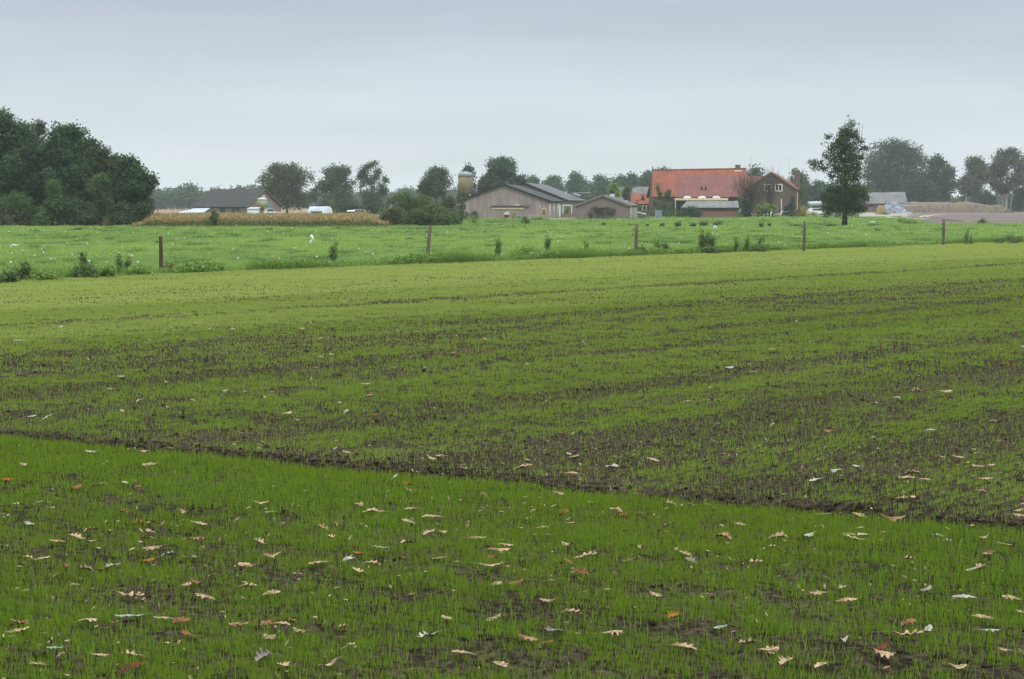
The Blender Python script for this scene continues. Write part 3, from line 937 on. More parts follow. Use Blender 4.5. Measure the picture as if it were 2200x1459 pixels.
T('broadleaf_tree', 'low dark tree under the huge oak behind the blue tarpaulin', 1972, 575, 380, 42, M['leaf_blue'], BK, cbot=438, prof='dome', n=6500, ls=0.7, nb=20, group=GR, tr=0.35)
T('broadleaf_tree', 'brownish rounded tree above the middle of the earth bank', 2092, 600, 339, 46, M['leaf_brown'], BK, cbot=424, prof='egg', n=9500, ls=0.75, nb=28, group=GR, tr=0.3)
T('birch_tree', 'tall birch with pale forked trunks near the frame edge', 2162, 540, 318, 45, M['leaf_brown'], M['birch_bark'], cbot=414, prof='egg', n=9500, ls=0.6, nb=30, group=GR, tr=0.28, limbs=12)
T('birch_tree', 'birch cut off by the frame edge', 2204, 545, 330, 34, M['leaf_autumn'], M['birch_bark'], cbot=425, prof='egg', n=4600, ls=0.6, nb=22, group=GR, tr=0.26)
T('birch_tree', 'thin pale trunked birch below the brownish rounded tree', 2075, 570, 380, 16, M['leaf_brown'], M['birch_bark'], cbot=412, prof='oval', n=900, ls=0.6, nb=10, group=GR, tr=0.2, fill=0.8)
# second and third stems of the pale birch
root = [o for o in COL.objects if o.name.startswith('birch_tree')][0]
mb = MB()
for dx, bx, h in [(-3.2, -1.6, 12), (2.0, 1.2, 13), (-1.0, -1.2, 9)]:
    mb.tube([(bx, 0.3, 0), ((bx + dx) * 0.5 + bx * 0.2, 0.2, h * 0.5), (dx, 0, h)], [0.24, 0.17, 0.06], 7)
mb.build('trunk', M['birch_bark'], root)
shrub('tall_shrub', 'dark evergreen shrub at the pale birch foot', 2125, 540, 418, 24, M['leaf_columnar'], 2200, 0.5, 'dome', 14, 'shrubs along the ploughed field')
shrub('tall_shrub', 'hazy grey undergrowth seen beneath the brownish rounded tree', 2060, 640, 425, 40, M['leaf_brown'], 1800, 0.7, 'dome', 16, 'shrubs along the ploughed field')
shrub('tall_shrub', 'dark undergrowth bush right of the pale birch trunks', 2188, 560, 405, 30, M['leaf_blue'], 3000, 0.6, 'dome', 16, 'shrubs along the ploughed field')
shrub('tall_shrub', 'dark low bush under the brownish rounded tree', 2112, 585, 410, 28, M['leaf_dark'], 2600, 0.6, 'dome', 16, 'shrubs along the ploughed field')
shrub('tall_shrub', 'low dark bush between the huge oak and the grey shed', 1872, 560, 408, 26, M['leaf_blue'], 2600, 0.6, 'dome', 16, 'shrubs along the ploughed field')
shrub('tall_shrub', 'small bush on the near edge of the ploughed field', 2112, 205, 471, 12, M['weed_dark'], 500, 0.14, 'dome', 8, 'shrubs along the ploughed field')

# distant woods that read as one mass
def wood(name, label, px0, px1, Y, tops, leaf, n, ls, depth=30):
    bl = []
    for k in range(int((px1 - px0) / 9)):
        p = px0 + (px1 - px0) * (k + rng.random()) / int((px1 - px0) / 9)
        tp = np.interp(p, [a for a, b in tops], [b for a, b in tops]) + rng.uniform(-2, 7)
        yy = Y + rng.uniform(0, depth)
        zt = Z(tp, yy)
        r = rng.uniform(2.2, 4.2)
        bl.append((X(p, yy), yy, zt - r * 0.8, r * 1.2, r, r))
        bl.append((X(p, yy) + rng.uniform(-2, 2), yy - 2, zt * 0.45, r * 1.4, r, zt * 0.45))
    P = blob_points(bl, n, 6, ls * 0.7, 0.4)
    P = P[P[:, 2] > 0.2]
    V, Fc = cards(P, ls * rng.uniform(0.7, 1.4, len(P)), ls * 0.7 * rng.uniform(0.7, 1.3, len(P)), 0.3)
    tag(link(name, np_mesh(name, V, Fc), leaf), label=label, kind='stuff')


wood('distant_woodland', 'hazy blue green wood far behind the long dark barn', 240, 600, 760, [(240, 408), (330, 407), (370, 404), (402, 398), (425, 408), (440, 411), (470, 408), (520, 402), (600, 404)], M['leaf_dark'], 26000, 1.1)
wood('distant_woodland', 'hazy blue wood behind the gap left of the olive shrub', 640, 1010, 900, [(640, 412), (780, 416), (850, 410), (880, 405), (920, 404), (1010, 408)], M['leaf_dark'], 20000, 1.2)
wood('distant_woodland', 'dim strip of wood beyond the farmyard trees', 1090, 1480, 760, [(1090, 395), (1240, 392), (1400, 385), (1480, 388)], M['leaf_dark'], 20000, 1.2)
wood('distant_woodland', 'dim wood behind the farmhouse and lone oak', 1560, 1900, 720, [(1560, 395), (1700, 392), (1770, 400), (1850, 396), (1900, 390)], M['leaf_dark'], 18000, 1.1)
wood('distant_woodland', 'pale hazy wood beneath the birches', 1960, 2260, 900, [(1960, 420), (2060, 424), (2140, 415), (2260, 400)], M['leaf_dark'], 14000, 1.3)

# the lone oak in the pasture
px0, Y0 = 1815, 184.0
sc = Y0 / F
oak = thing('oak_tree', 'lone dark oak standing in the pasture with bare twigs on top', 'tree', (X(px0, Y0), Y0, 0))
OB = [(1822, 268, 12), (1812, 285, 16), (1830, 290, 15), (1805, 305, 18), (1778, 295, 11), (1772, 312, 9), (1790, 318, 16), (1820, 315, 22), (1845, 305, 11), (1850, 322, 12),
      (1858, 318, 8), (1800, 340, 20), (1828, 340, 22), (1848, 338, 10), (1772, 335, 9), (1785, 350, 12), (1760, 352, 12), (1745, 352, 10), (1738, 348, 6), (1752, 362, 9), (1775, 362, 10), (1800, 362, 14),
      (1825, 365, 20), (1842, 360, 11), (1786, 378, 12), (1812, 385, 20), (1836, 380, 14), (1800, 405, 22), (1828, 408, 24), (1850, 412, 14), (1780, 405, 12), (1776, 425, 16),
      (1800, 432, 24), (1830, 435, 26), (1856, 420, 12), (1862, 430, 9), (1785, 448, 17), (1810, 455, 16), (1842, 450, 16), (1776, 460, 9), (1834, 460, 9)]
bl = []
for ex, ey, er in OB:
    z = Z(ey, Y0); r = er * sc
    dmax = 2.4 if ey > 380 else (1.6 if ey > 300 else 0.7)
    for d in ((-0.6, 0.5) if er > 12 else (0.0,)):
        bl.append(((ex - px0) * sc, d * dmax + rng.uniform(-0.3, 0.3), z, r * 0.95, r * 1.2, r * 0.8))
mb = trunk_mb(bl, 9.6, 0.2, limbs=38, n=10)
mb.tube([(0, 0, -0.1), (0.02, 0, 0.6), (0, 0, 1.8)], [0.36, 0.27, 0.22], 10)
for ex, e0, e1 in [(1822, 262, 252), (1845, 292, 269), (1851, 290, 265)]:
    mb.tube([((ex - px0 - 3) * sc, 0, Z(e0 + 14, Y0)), ((ex - px0) * sc, 0, Z(e1, Y0))], [0.03, 0.012], 5)
mb.build('trunk', M['bark'], oak)
P = blob_points(bl, 20000, 9, 0.14, 0.5)
V, Fc = cards(P, 0.17 * rng.uniform(0.7, 1.35, len(P)), 0.14 * rng.uniform(0.7, 1.3, len(P)), 0.3)
link('crown', np_mesh('crown', V, Fc), M['leaf_oak'], oak)
for (bx, by), lb in [((1822, 249.5), 'small dark bird perched on the topmost twig of the lone oak'), ((1845, 266.5), 'small dark bird on the side twig of the lone oak')]:
    x_, z_ = at(bx, by, Y0)
    b = MB()
    b.tube([(-0.16, 0, -0.1), (-0.07, 0, -0.03), (0, 0, 0.0), (0.05, 0, 0.06), (0.085, 0, 0.1), (0.11, 0, 0.1), (0.14, 0, 0.09)], [0.012, 0.045, 0.07, 0.06, 0.045, 0.03, 0.004], 8)
    b.tube([(0, 0.01, -0.04), (0.0, 0.01, -0.12)], [0.01, 0.006], 5)
    tag(b.build('bird', M['bird'], None, (x_, Y0, z_), (0, 0, 0.6)), lb, 'bird', 'birds on the lone oak')

# ------------------------------------------------------------------ buildings
def gable_house(root, W, L, eave, ridge, wall, roof, oh=0.35, th=0.16, trim=None, skew=0.0):
    """Gable at v=0 facing the viewer, ridge along +v; local frame of ROOT, u across."""
    w = W / 2
    MB().prism([(-w, 0), (w, 0), (w, eave), (skew, ridge), (-w, eave)], 0, L).build('wall', wall, root)
    sl = (ridge - eave) / w
    e = eave - oh * sl
    rz = ridge + 0.12
    r = MB()
    r.slab((skew, -oh, rz), (skew, L + oh, rz), (-w - oh, L + oh, e + 0.12), (-w - oh, -oh, e + 0.12), th)
    r.slab((w + oh, -oh, e + 0.12), (w + oh, L + oh, e + 0.12), (skew, L + oh, rz + 0.003), (skew, -oh, rz + 0.003), th)
    ro = r.build('roof', roof, root)
    if trim:
        for sg in (-1, 1):
            t = MB()
            a = Vector((sg * (w + oh), 0, e + 0.05)); b = Vector((skew, 0, rz - 0.03))
            d = (b - a).normalized(); nn = Vector((-d.z * sg, 0, d.x * sg)) * 0.2
            if nn.z > 0: nn = -nn
            vs = [a + Vector((0, -oh - 0.05, 0.06)), b + Vector((0, -oh - 0.05, 0.06)), b + nn + Vector((0, -oh - 0.05, 0)), a + nn + Vector((0, -oh - 0.05, 0))]
            vs += [v + Vector((0, 0.045, 0)) for v in vs]
            t.add(vs, [(0, 1, 2, 3), (7, 6, 5, 4), (0, 4, 5, 1), (1, 5, 6, 2), (2, 6, 7, 3), (3, 7, 4, 0)])
            t.build('verge_board', trim, root)
    return ro


def window(root, u, v, z, w, h, frame, mull=1, th=0.08, name='window', d=0.12):
    """Framed window on a wall facing -v."""
    m = MB()
    m.box(u - w / 2, u - w / 2 + th, v - d, v, z, z + h); m.box(u + w / 2 - th, u + w / 2, v - d, v, z, z + h)
    m.box(u - w / 2 + th, u + w / 2 - th, v - d, v, z, z + th); m.box(u - w / 2 + th, u + w / 2 - th, v - d, v, z + h - th, z + h)
    for k in range(mull):
        c = u - w / 2 + w * (k + 1) / (mull + 1)
        m.box(c - th / 3, c + th / 3, v - d + 0.01, v - 0.01, z + th, z + h - th)
    o = m.build(name, frame, root)
    MB().box(u - w / 2 + th, u + w / 2 - th, v - d * 0.45, v - 0.004, z + th, z + h - th).build('pane', M['glass'], o)
    return o


# --- long dark-roofed barn at the maize
Yb = 352.0
bx = X(530, Yb)
psi = math.radians(35)
barn = thing('brick_barn', 'long barn with dark roof and red brick gable behind the maize', 'barn', (bx, Yb, 0), -psi)
# local: u runs from the near corner back to the left (negative u), v away: rotate so the long wall faces the viewer's left
Lb, Wb, ev, rg = 14.2, 10.0, 1.95, 5.25
r = barn
MB().prism_x([(0, 0), (Wb, 0), (Wb, ev), (Wb / 2, rg), (0, ev)], -Lb, 0).build('wall', mat_brick('brick_dull_red', (0.25, 0.145, 0.12), (0.2, 0.12, 0.1), (0.24, 0.2, 0.18), (0.22, 0.165, 0.145)), r)
rb = MB()
oh = 0.4; e = ev - oh * (rg - ev) / (Wb / 2)
rb.slab((-Lb - oh, -oh, e + .1), (oh, -oh, e + .1), (oh, Wb / 2, rg + .1), (-Lb - oh, Wb / 2, rg + .1), 0.14)
rb.slab((-Lb - oh, Wb / 2, rg + .103), (oh, Wb / 2, rg + .103), (oh, Wb + oh, e + .1), (-Lb - oh, Wb + oh, e + .1), 0.14)
rb.build('roof', M['roof_barn'], r)
for y0, y1, z0, z1 in [(-oh, Wb / 2, e + .02, rg + .02), (Wb + oh, Wb / 2, e + .02, rg + .02)]:
    for xx in (oh + 0.004, -Lb - oh - 0.05):
        tb = MB()
        vs = [(xx, y0, z0 + .12), (xx, y1, z1 + .12), (xx, y1, z1 - .14), (xx, y0, z0 - .14)]
        vs += [(a + 0.046, b, c) for a, b, c in vs]
        tb.add(vs, [(0, 1, 2, 3), (7, 6, 5, 4), (0, 4, 5, 1), (1, 5, 6, 2), (2, 6, 7, 3), (3, 7, 4, 0)])
        tb.build('verge_board', M['timber'], r)
for u in (-3.6, -2.3):
    window(r, u, 0, 0.75, 1.0, 0.85, M['timber'], 2)
window(r, -6.6, 0, 0.7, 1.3, 0.9, M['dark'], 1)
MB().box(0, 0.06, 6.2, 7.5, 0.0, 2.9).build('door', M['grey_panel'], r)
MB().box(0, 0.05, 4.6, 5.3, 3.3, 4.1).build('loft_door', M['cream'], r)
MB().box(0, 0.06, 3.3, 3.6, 2.0, 2.7).build('window_frame', M['white'], r)
# lean-to sheet roof on its far end
lt = thing('lean_to_shelter', 'low shelter with pale blue sheet roof beside the barn eave', 'shelter', (X(415, 345), 345, 0))
MB().slab((X(380, 340) - X(415, 345), -5, Z(457, 340)), (X(437, 340) - X(415, 345), -5, Z(456.5, 340)), (X(451, 348) - X(415, 345), 3, Z(447, 348)), (X(417, 348) - X(415, 345), 3, Z(447.5, 348)), 0.08).build('roof', M['pale_sheet'], lt)
for px, yy in [(384, -4.6), (435, -4.6), (447, 2.6), (420, 2.6)]:
    MB().box(X(px, 345 + yy) - X(415, 345) - .06, X(px, 345 + yy) - X(415, 345) + .06, yy - .06, yy + .06, 0, 0.62 if yy < 0 else 1.3).build('post', M['timber'], lt)
# feed silo before its gable
def silo(name, label, px, Y, top, bot, half, legs, body, cap, capfrac):
    sc = Y / F; R = half * sc
    z1 = Z(top, Y); zb = Z(bot, Y)
    rt = thing(name, label, 'silo', (X(px, Y), Y, 0))
    zc = z1 - (z1 - zb) * capfrac
    MB().lathe([(R * 0.25, zb - R * 0.9), (R * 0.97, zb), (R, zb + 0.02), (R, zc)], 24).build('tank', body, rt)
    MB().lathe([(R * 1.02, zc + 0.003), (R * 1.02, zc + (z1 - zc) * 0.55), (R * 0.85, zc + (z1 - zc) * 0.8), (R * 0.3, z1), (R * 0.28, z1 + 0.12)], 24).build('cap', cap, rt)
    for k in range(4):
        t = math.pi / 4 + k * math.pi / 2
        MB().tube([(R * .9 * math.cos(t), R * .9 * math.sin(t), -0.05), (R * .9 * math.cos(t), R * .9 * math.sin(t), zb + 0.3)], legs, 6).build('leg', M['metal'], rt)
    ld = MB()
    for q in (-0.18, 0.18):
        ld.tube([(R + 0.1, q, 0.4), (R + 0.1, q, z1 - 0.3)], 0.02, 5)
    for k in range(int((z1 - 0.6) / 0.3)):
        ld.tube([(R + 0.1, -0.18, 0.6 + k * .3), (R + 0.1, 0.18, 0.6 + k * .3)], 0.014, 5)
    ld.build('ladder', M['metal'], rt)
    return rt


M['silo_yellow'] = mat_surf('silo_yellow', (0.2, 0.2, 0.1), (0.28, 0.28, 0.16), 0.8, (1, 1, 0.3), rough=0.5)
silo('feed_silo', 'small pale yellow feed silo before the red brick gable', 563, 345, 425, 444, 10.5, 0.06, M['silo_yellow'], M['pale_sheet'], 0.28)
silo('feed_silo', 'tall tan silo with grey cap behind the wide brick barn', 1000, 350, 369, 415, 15.5, 0.09, M['silo'], M['silo_cap'], 0.24)
# small white shed
sh = thing('white_shed', 'small white shed with sloping roof against the barn gable', 'shed', (X(543, 340), 340, 0))
MB().box(-1.05, 1.0, 0, 2, 0, Z(449, 340)).build('wall', M['white'], sh)
MB().slab((-1.2, -.2, Z(448.5, 340)), (1.05, -.2, Z(448.5, 340)), (1.25, 2.2, Z(445, 340)), (-.8, 2.2, Z(445, 340)), .08).build('roof', M['pale_sheet'], sh)
# greenhouse
gh = thing('greenhouse', 'low white greenhouse tunnel behind the maize', 'greenhouse', (X(688, 330), 330, 0), -0.25)
mb = MB()
n = 9
prof = [(-2.0 + 4.0 * k / n, 1.9 * (1 - abs(-1 + 2 * k / n) ** 2.2)) for k in range(n + 1)]
gw = []
for k in range(n):
    mb.slab((-1.9, prof[k][0], prof[k][1] + .01), (1.9, prof[k][0], prof[k][1] + .01), (1.9, prof[k + 1][0], prof[k + 1][1] + .01), (-1.9, prof[k + 1][0], prof[k + 1][1] + .01), 0.04)
mb.build('cover', M['pale_sheet'], gh)
MB().prism_x([(a, max(0.0, b - .06)) for a, b in prof], 1.84, 1.88).build('end_wall', M['white'], gh)
MB().box(-1.2, 0.9, -2.03, -1.2, 0.8, 0.98).build('vent_flap', M['dark'], gh)
# small sheds and parked things near it
for px, y0, y1, w, lb, mt in [(766, 450, 458, 18, 'pale grey low hut under the open tree', 'roof_grey'), (753, 452, 457.5, 14, 'long low trough like hut left of the pale grey hut', 'white')]:
    Y = 370 if mt == 'roof_grey' else 366
    t_ = thing('low_hut', lb, 'hut', (X(px, Y), Y, 0), 0, 'low huts by the greenhouse')
    hw = w / 2 * Y / F
    MB().box(-hw, hw, 0, 1.6, 0, Z(y0 + 2, Y)).build('wall', M['timber'] if mt == 'white' else M['grey_panel'], t_)
    MB().slab((-hw - .1, -.2, Z(y0 + 2, Y) + .03), (hw + .1, -.2, Z(y0 + 2, Y) + .03), (hw + .1, 1.8, Z(y0, Y)), (-hw - .1, 1.8, Z(y0, Y)), .06).build('roof', M[mt], t_)
rl = thing('rail_fence', 'short weathered rail fence between the maize and olive shrub', 'fence', (X(815, 300), 300, 0))
MB().box(-1.2, 1.3, 0, .06, .5, .62).build('rail', M['timber'], rl)
for u in (-1.1, 0, 1.2):
    MB().box(u - .05, u + .05, .065, .15, -.05, .85).build('post', M['timber'], rl)


# --- a simple car
def car(name, label, loc, rz, L=4.2, W=1.75, H=1.45, paint=None):
    rt = thing(name, label, 'car', loc, rz, 'white cars parked at the farm')
    h = L / 2
    low = [(-h, .35), (-h + .1, .28), (h - .15, .28), (h, .45), (h - .05, .72), (h - .9, .88), (-h + .25, .95), (-h, .85)]
    b = MB(); b.prism(low, -W / 2, W / 2)
    b.prism([(-h + .3, .93), (h - 1.15, .86), (h - 1.85, H - .04), (h - 2.3, H), (-h + .95, H), (-h + .55, H - .06)], -W / 2 + .1, W / 2 - .1)
    b.build('body', paint or M['car_white'], rt)
    for sg in (-1, 1):
        y = sg * (W / 2 - .1)
        MB().prism([(-h + .62, .97), (h - 1.3, .93), (h - 1.88, H - .1), (-h + .9, H - .1)], min(y, y + sg * .012), max(y, y + sg * .012)).build('window', M['glass'], rt)
    MB().slab((h - 1.2, -W / 2 + .18, .92), (h - 1.2, W / 2 - .18, .92), (h - 1.82, W / 2 - .2, H - .05), (h - 1.82, -W / 2 + .2, H - .05), .01).build('windscreen', M['glass'], rt, (0.03, 0, 0.02))
    for sx in (-h + .8, h - .85):
        for sg in (-1, 1):
            w = MB().tube([(sx, sg * (W / 2 - .2), .32), (sx, sg * (W / 2 + .01), .32)], .32, 16).build('wheel', M['tyre'], rt)
            MB().tube([(sx, sg * (W / 2 - .1), .32), (sx, sg * (W / 2 + .02), .32)], .18, 12).build('rim', M['metal'], w)
    for sg in (-1, 1):
        MB().box(-h - .012, -h + .04, sg * (W / 2 - .2) - .12, sg * (W / 2 - .2) + .12, .62, .82).build('tail_light', M['red_light'], rt)
    return rt


car('parked_car', 'white estate car half hidden by the barn silo and maize', (X(586, 335), 335, 0), 0.1, 3.6)
car('parked_car', 'white car parked behind the yellow shrubs beside the lone oak', (X(1756, 385), 385, 0.0), 0.25, 4.4)
car('parked_car', 'white car glimpsed low behind the lone oak trunk', (X(1797, 380), 380, -0.25), -0.2, 4.0)

# --- wide grey-brick barn
Y1 = 290.0
xl, xr = X(985, Y1), X(1180, Y1)
fi = math.radians(6)
W1 = (xr - xl) / math.cos(fi)
b1 = thing('brick_barn', 'wide grey brick barn with dark slate roof and plain gable', 'barn', ((xl + xr) / 2, Y1, 0), -fi)
gable_house(b1, W1, 28, Z(431.5, Y1), Z(396.5, Y1), M['brick_grey'], M['roof_slate'], 0.35, 0.2, M['dark'])
u = lambda px: (X(px, Y1) - (xl + xr) / 2) / math.cos(fi)
MB().box(u(1055), u(1137), -.35, -.003, Z(443.5, Y1), Z(440.5, Y1)).build('canopy', M['roof_grey'], b1)
MB().box(u(1057), u(1126), -.12, -.003, Z(449.5, Y1), Z(446.2, Y1)).build('window_sill', M['cream'], b1)
MB().box(u(1059), u(1124), -.06, -.003, Z(446.1, Y1), Z(443.8, Y1)).build('window', M['glass'], b1)
MB().box(u(1105), u(1118), -.42, -.352, Z(441.5, Y1), Z(439.6, Y1)).build('canopy_lamp', M['cream'], b1)
ar = MB()
pts = [(u(1164), -.06, Z(462, Y1))] + [(u(1168.5) + u(1172.5) * 0 - (u(1173) - u(1164)) / 2 * math.cos(t), -.06, Z(452, Y1) + .33 * math.sin(t)) for t in np.linspace(0, math.pi, 9)] + [(u(1173), -.06, Z(462, Y1))]
ar.tube(pts, 0.07, 6)
ar.build('door_arch', M['cream'], b1)
MB().box(u(1165), u(1172), -.02, -.004, 0.2, Z(453, Y1)).build('door', M['brick_red'], b1)
MB().blob((u(1160), -.06, Z(444, Y1)), (.1, .06, .1), 10, 6).build('lamp', M['white'], b1)
MB().box(u(1127), u(1178.5), -.14, -.003, 0.0, .55).build('plinth', M['concrete'], b1)
for v in (0.6, 8.5, 17):
    MB().tube([(W1 / 2 + .05, v, 0), (W1 / 2 + .05, v, Z(432, Y1) - .1)], .07, 8).build('downpipe', M['white'], b1)
MB().box(W1 / 2 + .004, W1 / 2 + .05, 20, 23, 0, 2.2).build('door', M['white'], b1)
# second barn behind
Y2 = 328.0
fi2 = math.radians(7)
ridge_x = X(1127, Y2)
b2 = thing('zinc_roofed_barn', 'second barn with broad grey roof behind the slate roofed one', 'barn', (ridge_x, Y2, 0), -fi2)
gable_house(b2, 15.6, 40, 3.1, Z(393.5, Y2), M['brick_brown'], M['roof_zinc'], 0.4, 0.18, M['dark'])
for v in (26, 32):
    MB().slab((6.2, v, 4.45), (7.4, v, 3.95), (7.4, v + 2.6, 3.95), (6.2, v + 2.6, 4.45), .05).build('roof_light', M['pale_sheet'], b2, (0.25, 0, 0.1))
MB().tube([(X(1196, 352) - ridge_x, 24, Z(415, 352)), (X(1246, 352) - ridge_x - .5, 20, Z(414.5, 352))], .07, 6).build('feed_pipe', M['metal'], b2)
MB().tube([(5.5, 24, 3.6), (5.5, 24, Z(414, 352) + .3)], .08, 6).build('pipe_stand', M['metal'], b2)
# yard wall and clipped hedge seen between the barns
yw = tag(MB().box(X(1206, 300), X(1240, 300), 300, 300.25, 0, Z(459, 300)).build('garden_wall', M['brick_brown']), 'low brown brick wall between the two brick barns', 'wall')
dr = thing('white_doorway', 'white framed opening with clipped hedge behind it between barns', 'door frame', (X(1219, 312), 312, 0))
mb = MB(); a = X(1209, 312) - X(1219, 312)
mb.box(a, a + .12, 0, .12, 0, Z(442, 312)); mb.box(-a - .12, -a, 0, .12, 0, Z(442, 312)); mb.box(a, -a, -.004, .124, Z(442, 312), Z(440.2, 312))
mb.build('frame', M['white'], dr)
shrub('clipped_hedge', 'yellow green clipped hedge block seen between the brick barns', 1219, 316, 444, 10, M['leaf_bright'], 1500, 0.12, 'dome', 12, cat='hedge')

# --- small brick barn
Y3 = 275.0
xl3, xr3 = X(1237, Y3), X(1353, Y3)
fi3 = math.radians(9)
W3 = (xr3 - xl3) / math.cos(fi3)
b3 = thing('small_barn', 'small brown brick barn with dead creeper on its gable', 'barn', ((xl3 + xr3) / 2, Y3, 0), -fi3)
gable_house(b3, W3, 13, Z(441.5, Y3), Z(420.5, Y3), M['brick_brown'], M['roof_zinc'], 0.25, 0.16, M['brick_brown'])
u3 = lambda px: (X(px, Y3) - (xl3 + xr3) / 2) / math.cos(fi3)
for v, uu in [(4.5, .9), (7.2, .9)]:
    p = MB().tube([(uu, v, Z(420, Y3) - .8), (uu, v, Z(420, Y3) + .35)], .24, 12).build('roof_vent', M['metal'], b3)
    MB().tube([(uu, v, Z(420, Y3) + .353), (uu, v, Z(420, Y3) + .8)], .3, 12).build('cowl', M['dark'], p)
p = MB().tube([(3.1, 6, 2.2), (3.1, 6, Z(430, Y3) + .05)], .2, 12).build('roof_vent', M['metal'], b3)
MB().tube([(3.1, 6, Z(430, Y3) + .053), (3.1, 6, Z(424, Y3) + .1)], .27, 12).build('cowl', M['dark'], p)
MB().box(u3(1281), u3(1302), -.1, -.003, Z(446, Y3), Z(444, Y3)).build('lintel', M['concrete'], b3)
MB().box(u3(1283), u3(1301), -.03, -.004, Z(460, Y3), Z(446.2, Y3)).build('door', M['timber'], b3)
MB().tube([(W3 / 2 + .05, .8, 0), (W3 / 2 + .05, .8, Z(442, Y3) - .1)], .06, 8).build('downpipe', M['white'], b3)
MB().box(W3 / 2 + .004, W3 / 2 + .04, .3, 12.6, .0, Z(442, Y3) - .25).build('side_cladding', M['concrete'], b3)
# dead creeper clinging to the gable
cr = thing('dead_creeper', 'brown dead creeper clinging to the small barn gable', 'creeper', ((xl3 + xr3) / 2, Y3 - 0.12, 0), -fi3)
mb = MB(); cpts = []
for k in range(95):
    if k < 12:
        x0, z0 = u3(1268 + rng.uniform(-1.5, 3)), 0.0
        p = [(x0 + (rng.uniform(-.5, .2)) * j / 4, -.03 - .05 * rng.random(), j / 4 * rng.uniform(.8, 1.3)) for j in range(5)]
    else:
        x0 = u3(rng.uniform(1272, 1322)); z0 = Z(rng.uniform(445, 466), Y3)
        p = [(x0 + rng.uniform(-.6, .6) * j / 3, -.04 - .16 * rng.random(), max(0.02, z0 + rng.uniform(-.35, .3) * j / 3)) for j in range(4)]
    mb.tube(p, [0.022, .018, .014, .01, .006][:len(p)], 4, cap=False)
    cpts += p[1:]
mb.build('stem', M['twig'], cr)
P = np.repeat(np.array(cpts), 4, 0) + rng.normal(size=(len(cpts) * 4, 3)) * np.array([.12, .03, .1])
P[:, 1] = np.minimum(P[:, 1], -.03); P[:, 2] = np.maximum(P[:, 2], .05)
V, Fc = cards(P, .1, .07, 0)
M['dead_leaf'] = mat_leaf('dead_leaf', [(0.03, 0.022, 0.018), (0.07, 0.05, 0.04), (0.12, 0.09, 0.07)], .2)
link('foliage', np_mesh('foliage', V, Fc), M['dead_leaf'], cr)

# trees and cottage between the small barn and the farmhouse
T('broadleaf_tree', 'yellow green young tree rising behind the small barn vents', 1317, 330, 397, 17, M['leaf_bright'], BK, cbot=430, prof='egg', n=1700, ls=0.3, nb=16, group='garden trees at the farm')
T('broadleaf_tree', 'duller green young tree beside the yellow green one at the barn', 1348, 332, 399, 19, M['leaf_light'], BK, cbot=440, prof='egg', n=1700, ls=0.3, nb=16, group='garden trees at the farm')
fb = thing('far_barn', 'long far barn with grey roof above the orange cottage', 'barn', (X(1365, 440), 440, 0))
hw = X(1403, 440) - X(1365, 440)
MB().prism_x([(0, 0), (9, 0), (9, 3.2), (4.5, 6.5), (0, 3.2)], -hw, hw).build('wall', M['brick_brown'], fb)
rf = MB(); rf.slab((-hw - .3, -.4, 3.1), (hw + .3, -.4, 3.1), (hw + .3, 4.5, 6.7), (-hw - .3, 4.5, 6.7), .15); rf.slab((-hw - .3, 4.5, 6.703), (hw + .3, 4.5, 6.703), (hw + .3, 9.4, 3.1), (-hw - .3, 9.4, 3.1), .15)
rf.build('roof', M['roof_grey'], fb)
Y4 = 368.0
ct = thing('orange_roofed_cottage', 'low cottage with bright orange tiled roof left of the farmhouse', 'cottage', (X(1358, Y4), Y4, 0))
c1 = X(1401, Y4) - X(1358, Y4)
ez, rz = Z(437, Y4), Z(415.5, Y4 + 4)
MB().prism_x([(0.3, 0), (7.7, 0), (7.7, ez), (4, rz - .1), (.3, ez)], 0, c1).build('wall', M['brick_rose'], ct)
rf = MB(); rf.slab((-.2, -.2, ez - .1), (c1 + .25, -.2, ez - .1), (c1 + .25, 4, rz), (-.2, 4, rz), .14); rf.slab((-.2, 4, rz + .003), (c1 + .25, 4, rz + .003), (c1 + .25, 8.2, ez - .1), (-.2, 8.2, ez - .1), .14)
rf.build('roof', M['roof_orange'], ct)
for px in (1376, 1385, 1393):
    window(ct, X(px, Y4) - X(1358, Y4), .297, .9, .75, 1.1, M['white'], 0)
MB().lathe([(.55, ez + .3), (.5, ez + .7), (.06, Z(418, Y4 + 2)), (.03, Z(417, Y4 + 2)), (.025, Z(392, Y4 + 2))], 10, (X(1382, Y4) - X(1358, Y4), 1.6)).build('vent_spire', M['dark'], ct)
MB().box(c1 + .004, X(1424, Y4) - X(1358, Y4), 1.2, 5, 0, Z(426, Y4)).build('annex', M['brick_rose'], ct)
window(ct, X(1414.5, Y4) - X(1358, Y4), 1.19, Z(442, Y4), 1.1, .9, M['white'], 0, .2)
shrub('round_bush', 'small dark round bush before the orange cottage eave', 1371, 355, 427, 6, M['leaf_columnar'], 500, .14, 'round', 8, bot=.3)
shrub('tall_shrub', 'slender dull green garden tree before the orange farmhouse gable', 1413, 342, 396, 11, M['leaf_mid'], 1500, .26, 'egg', 16, 'garden shrubs before the farmhouse')
shrub('tall_shrub', 'bushy grey green garden shrub before the farmhouse roof corner', 1434, 341, 408, 15, M['leaf_blue'], 2000, .26, 'egg', 18, 'garden shrubs before the farmhouse')
shrub('tall_shrub', 'dark garden shrub below the farmhouse roof corner', 1440, 335, 434, 15, M['leaf_mid'], 1200, .2, 'dome', 12, 'garden shrubs before the farmhouse')

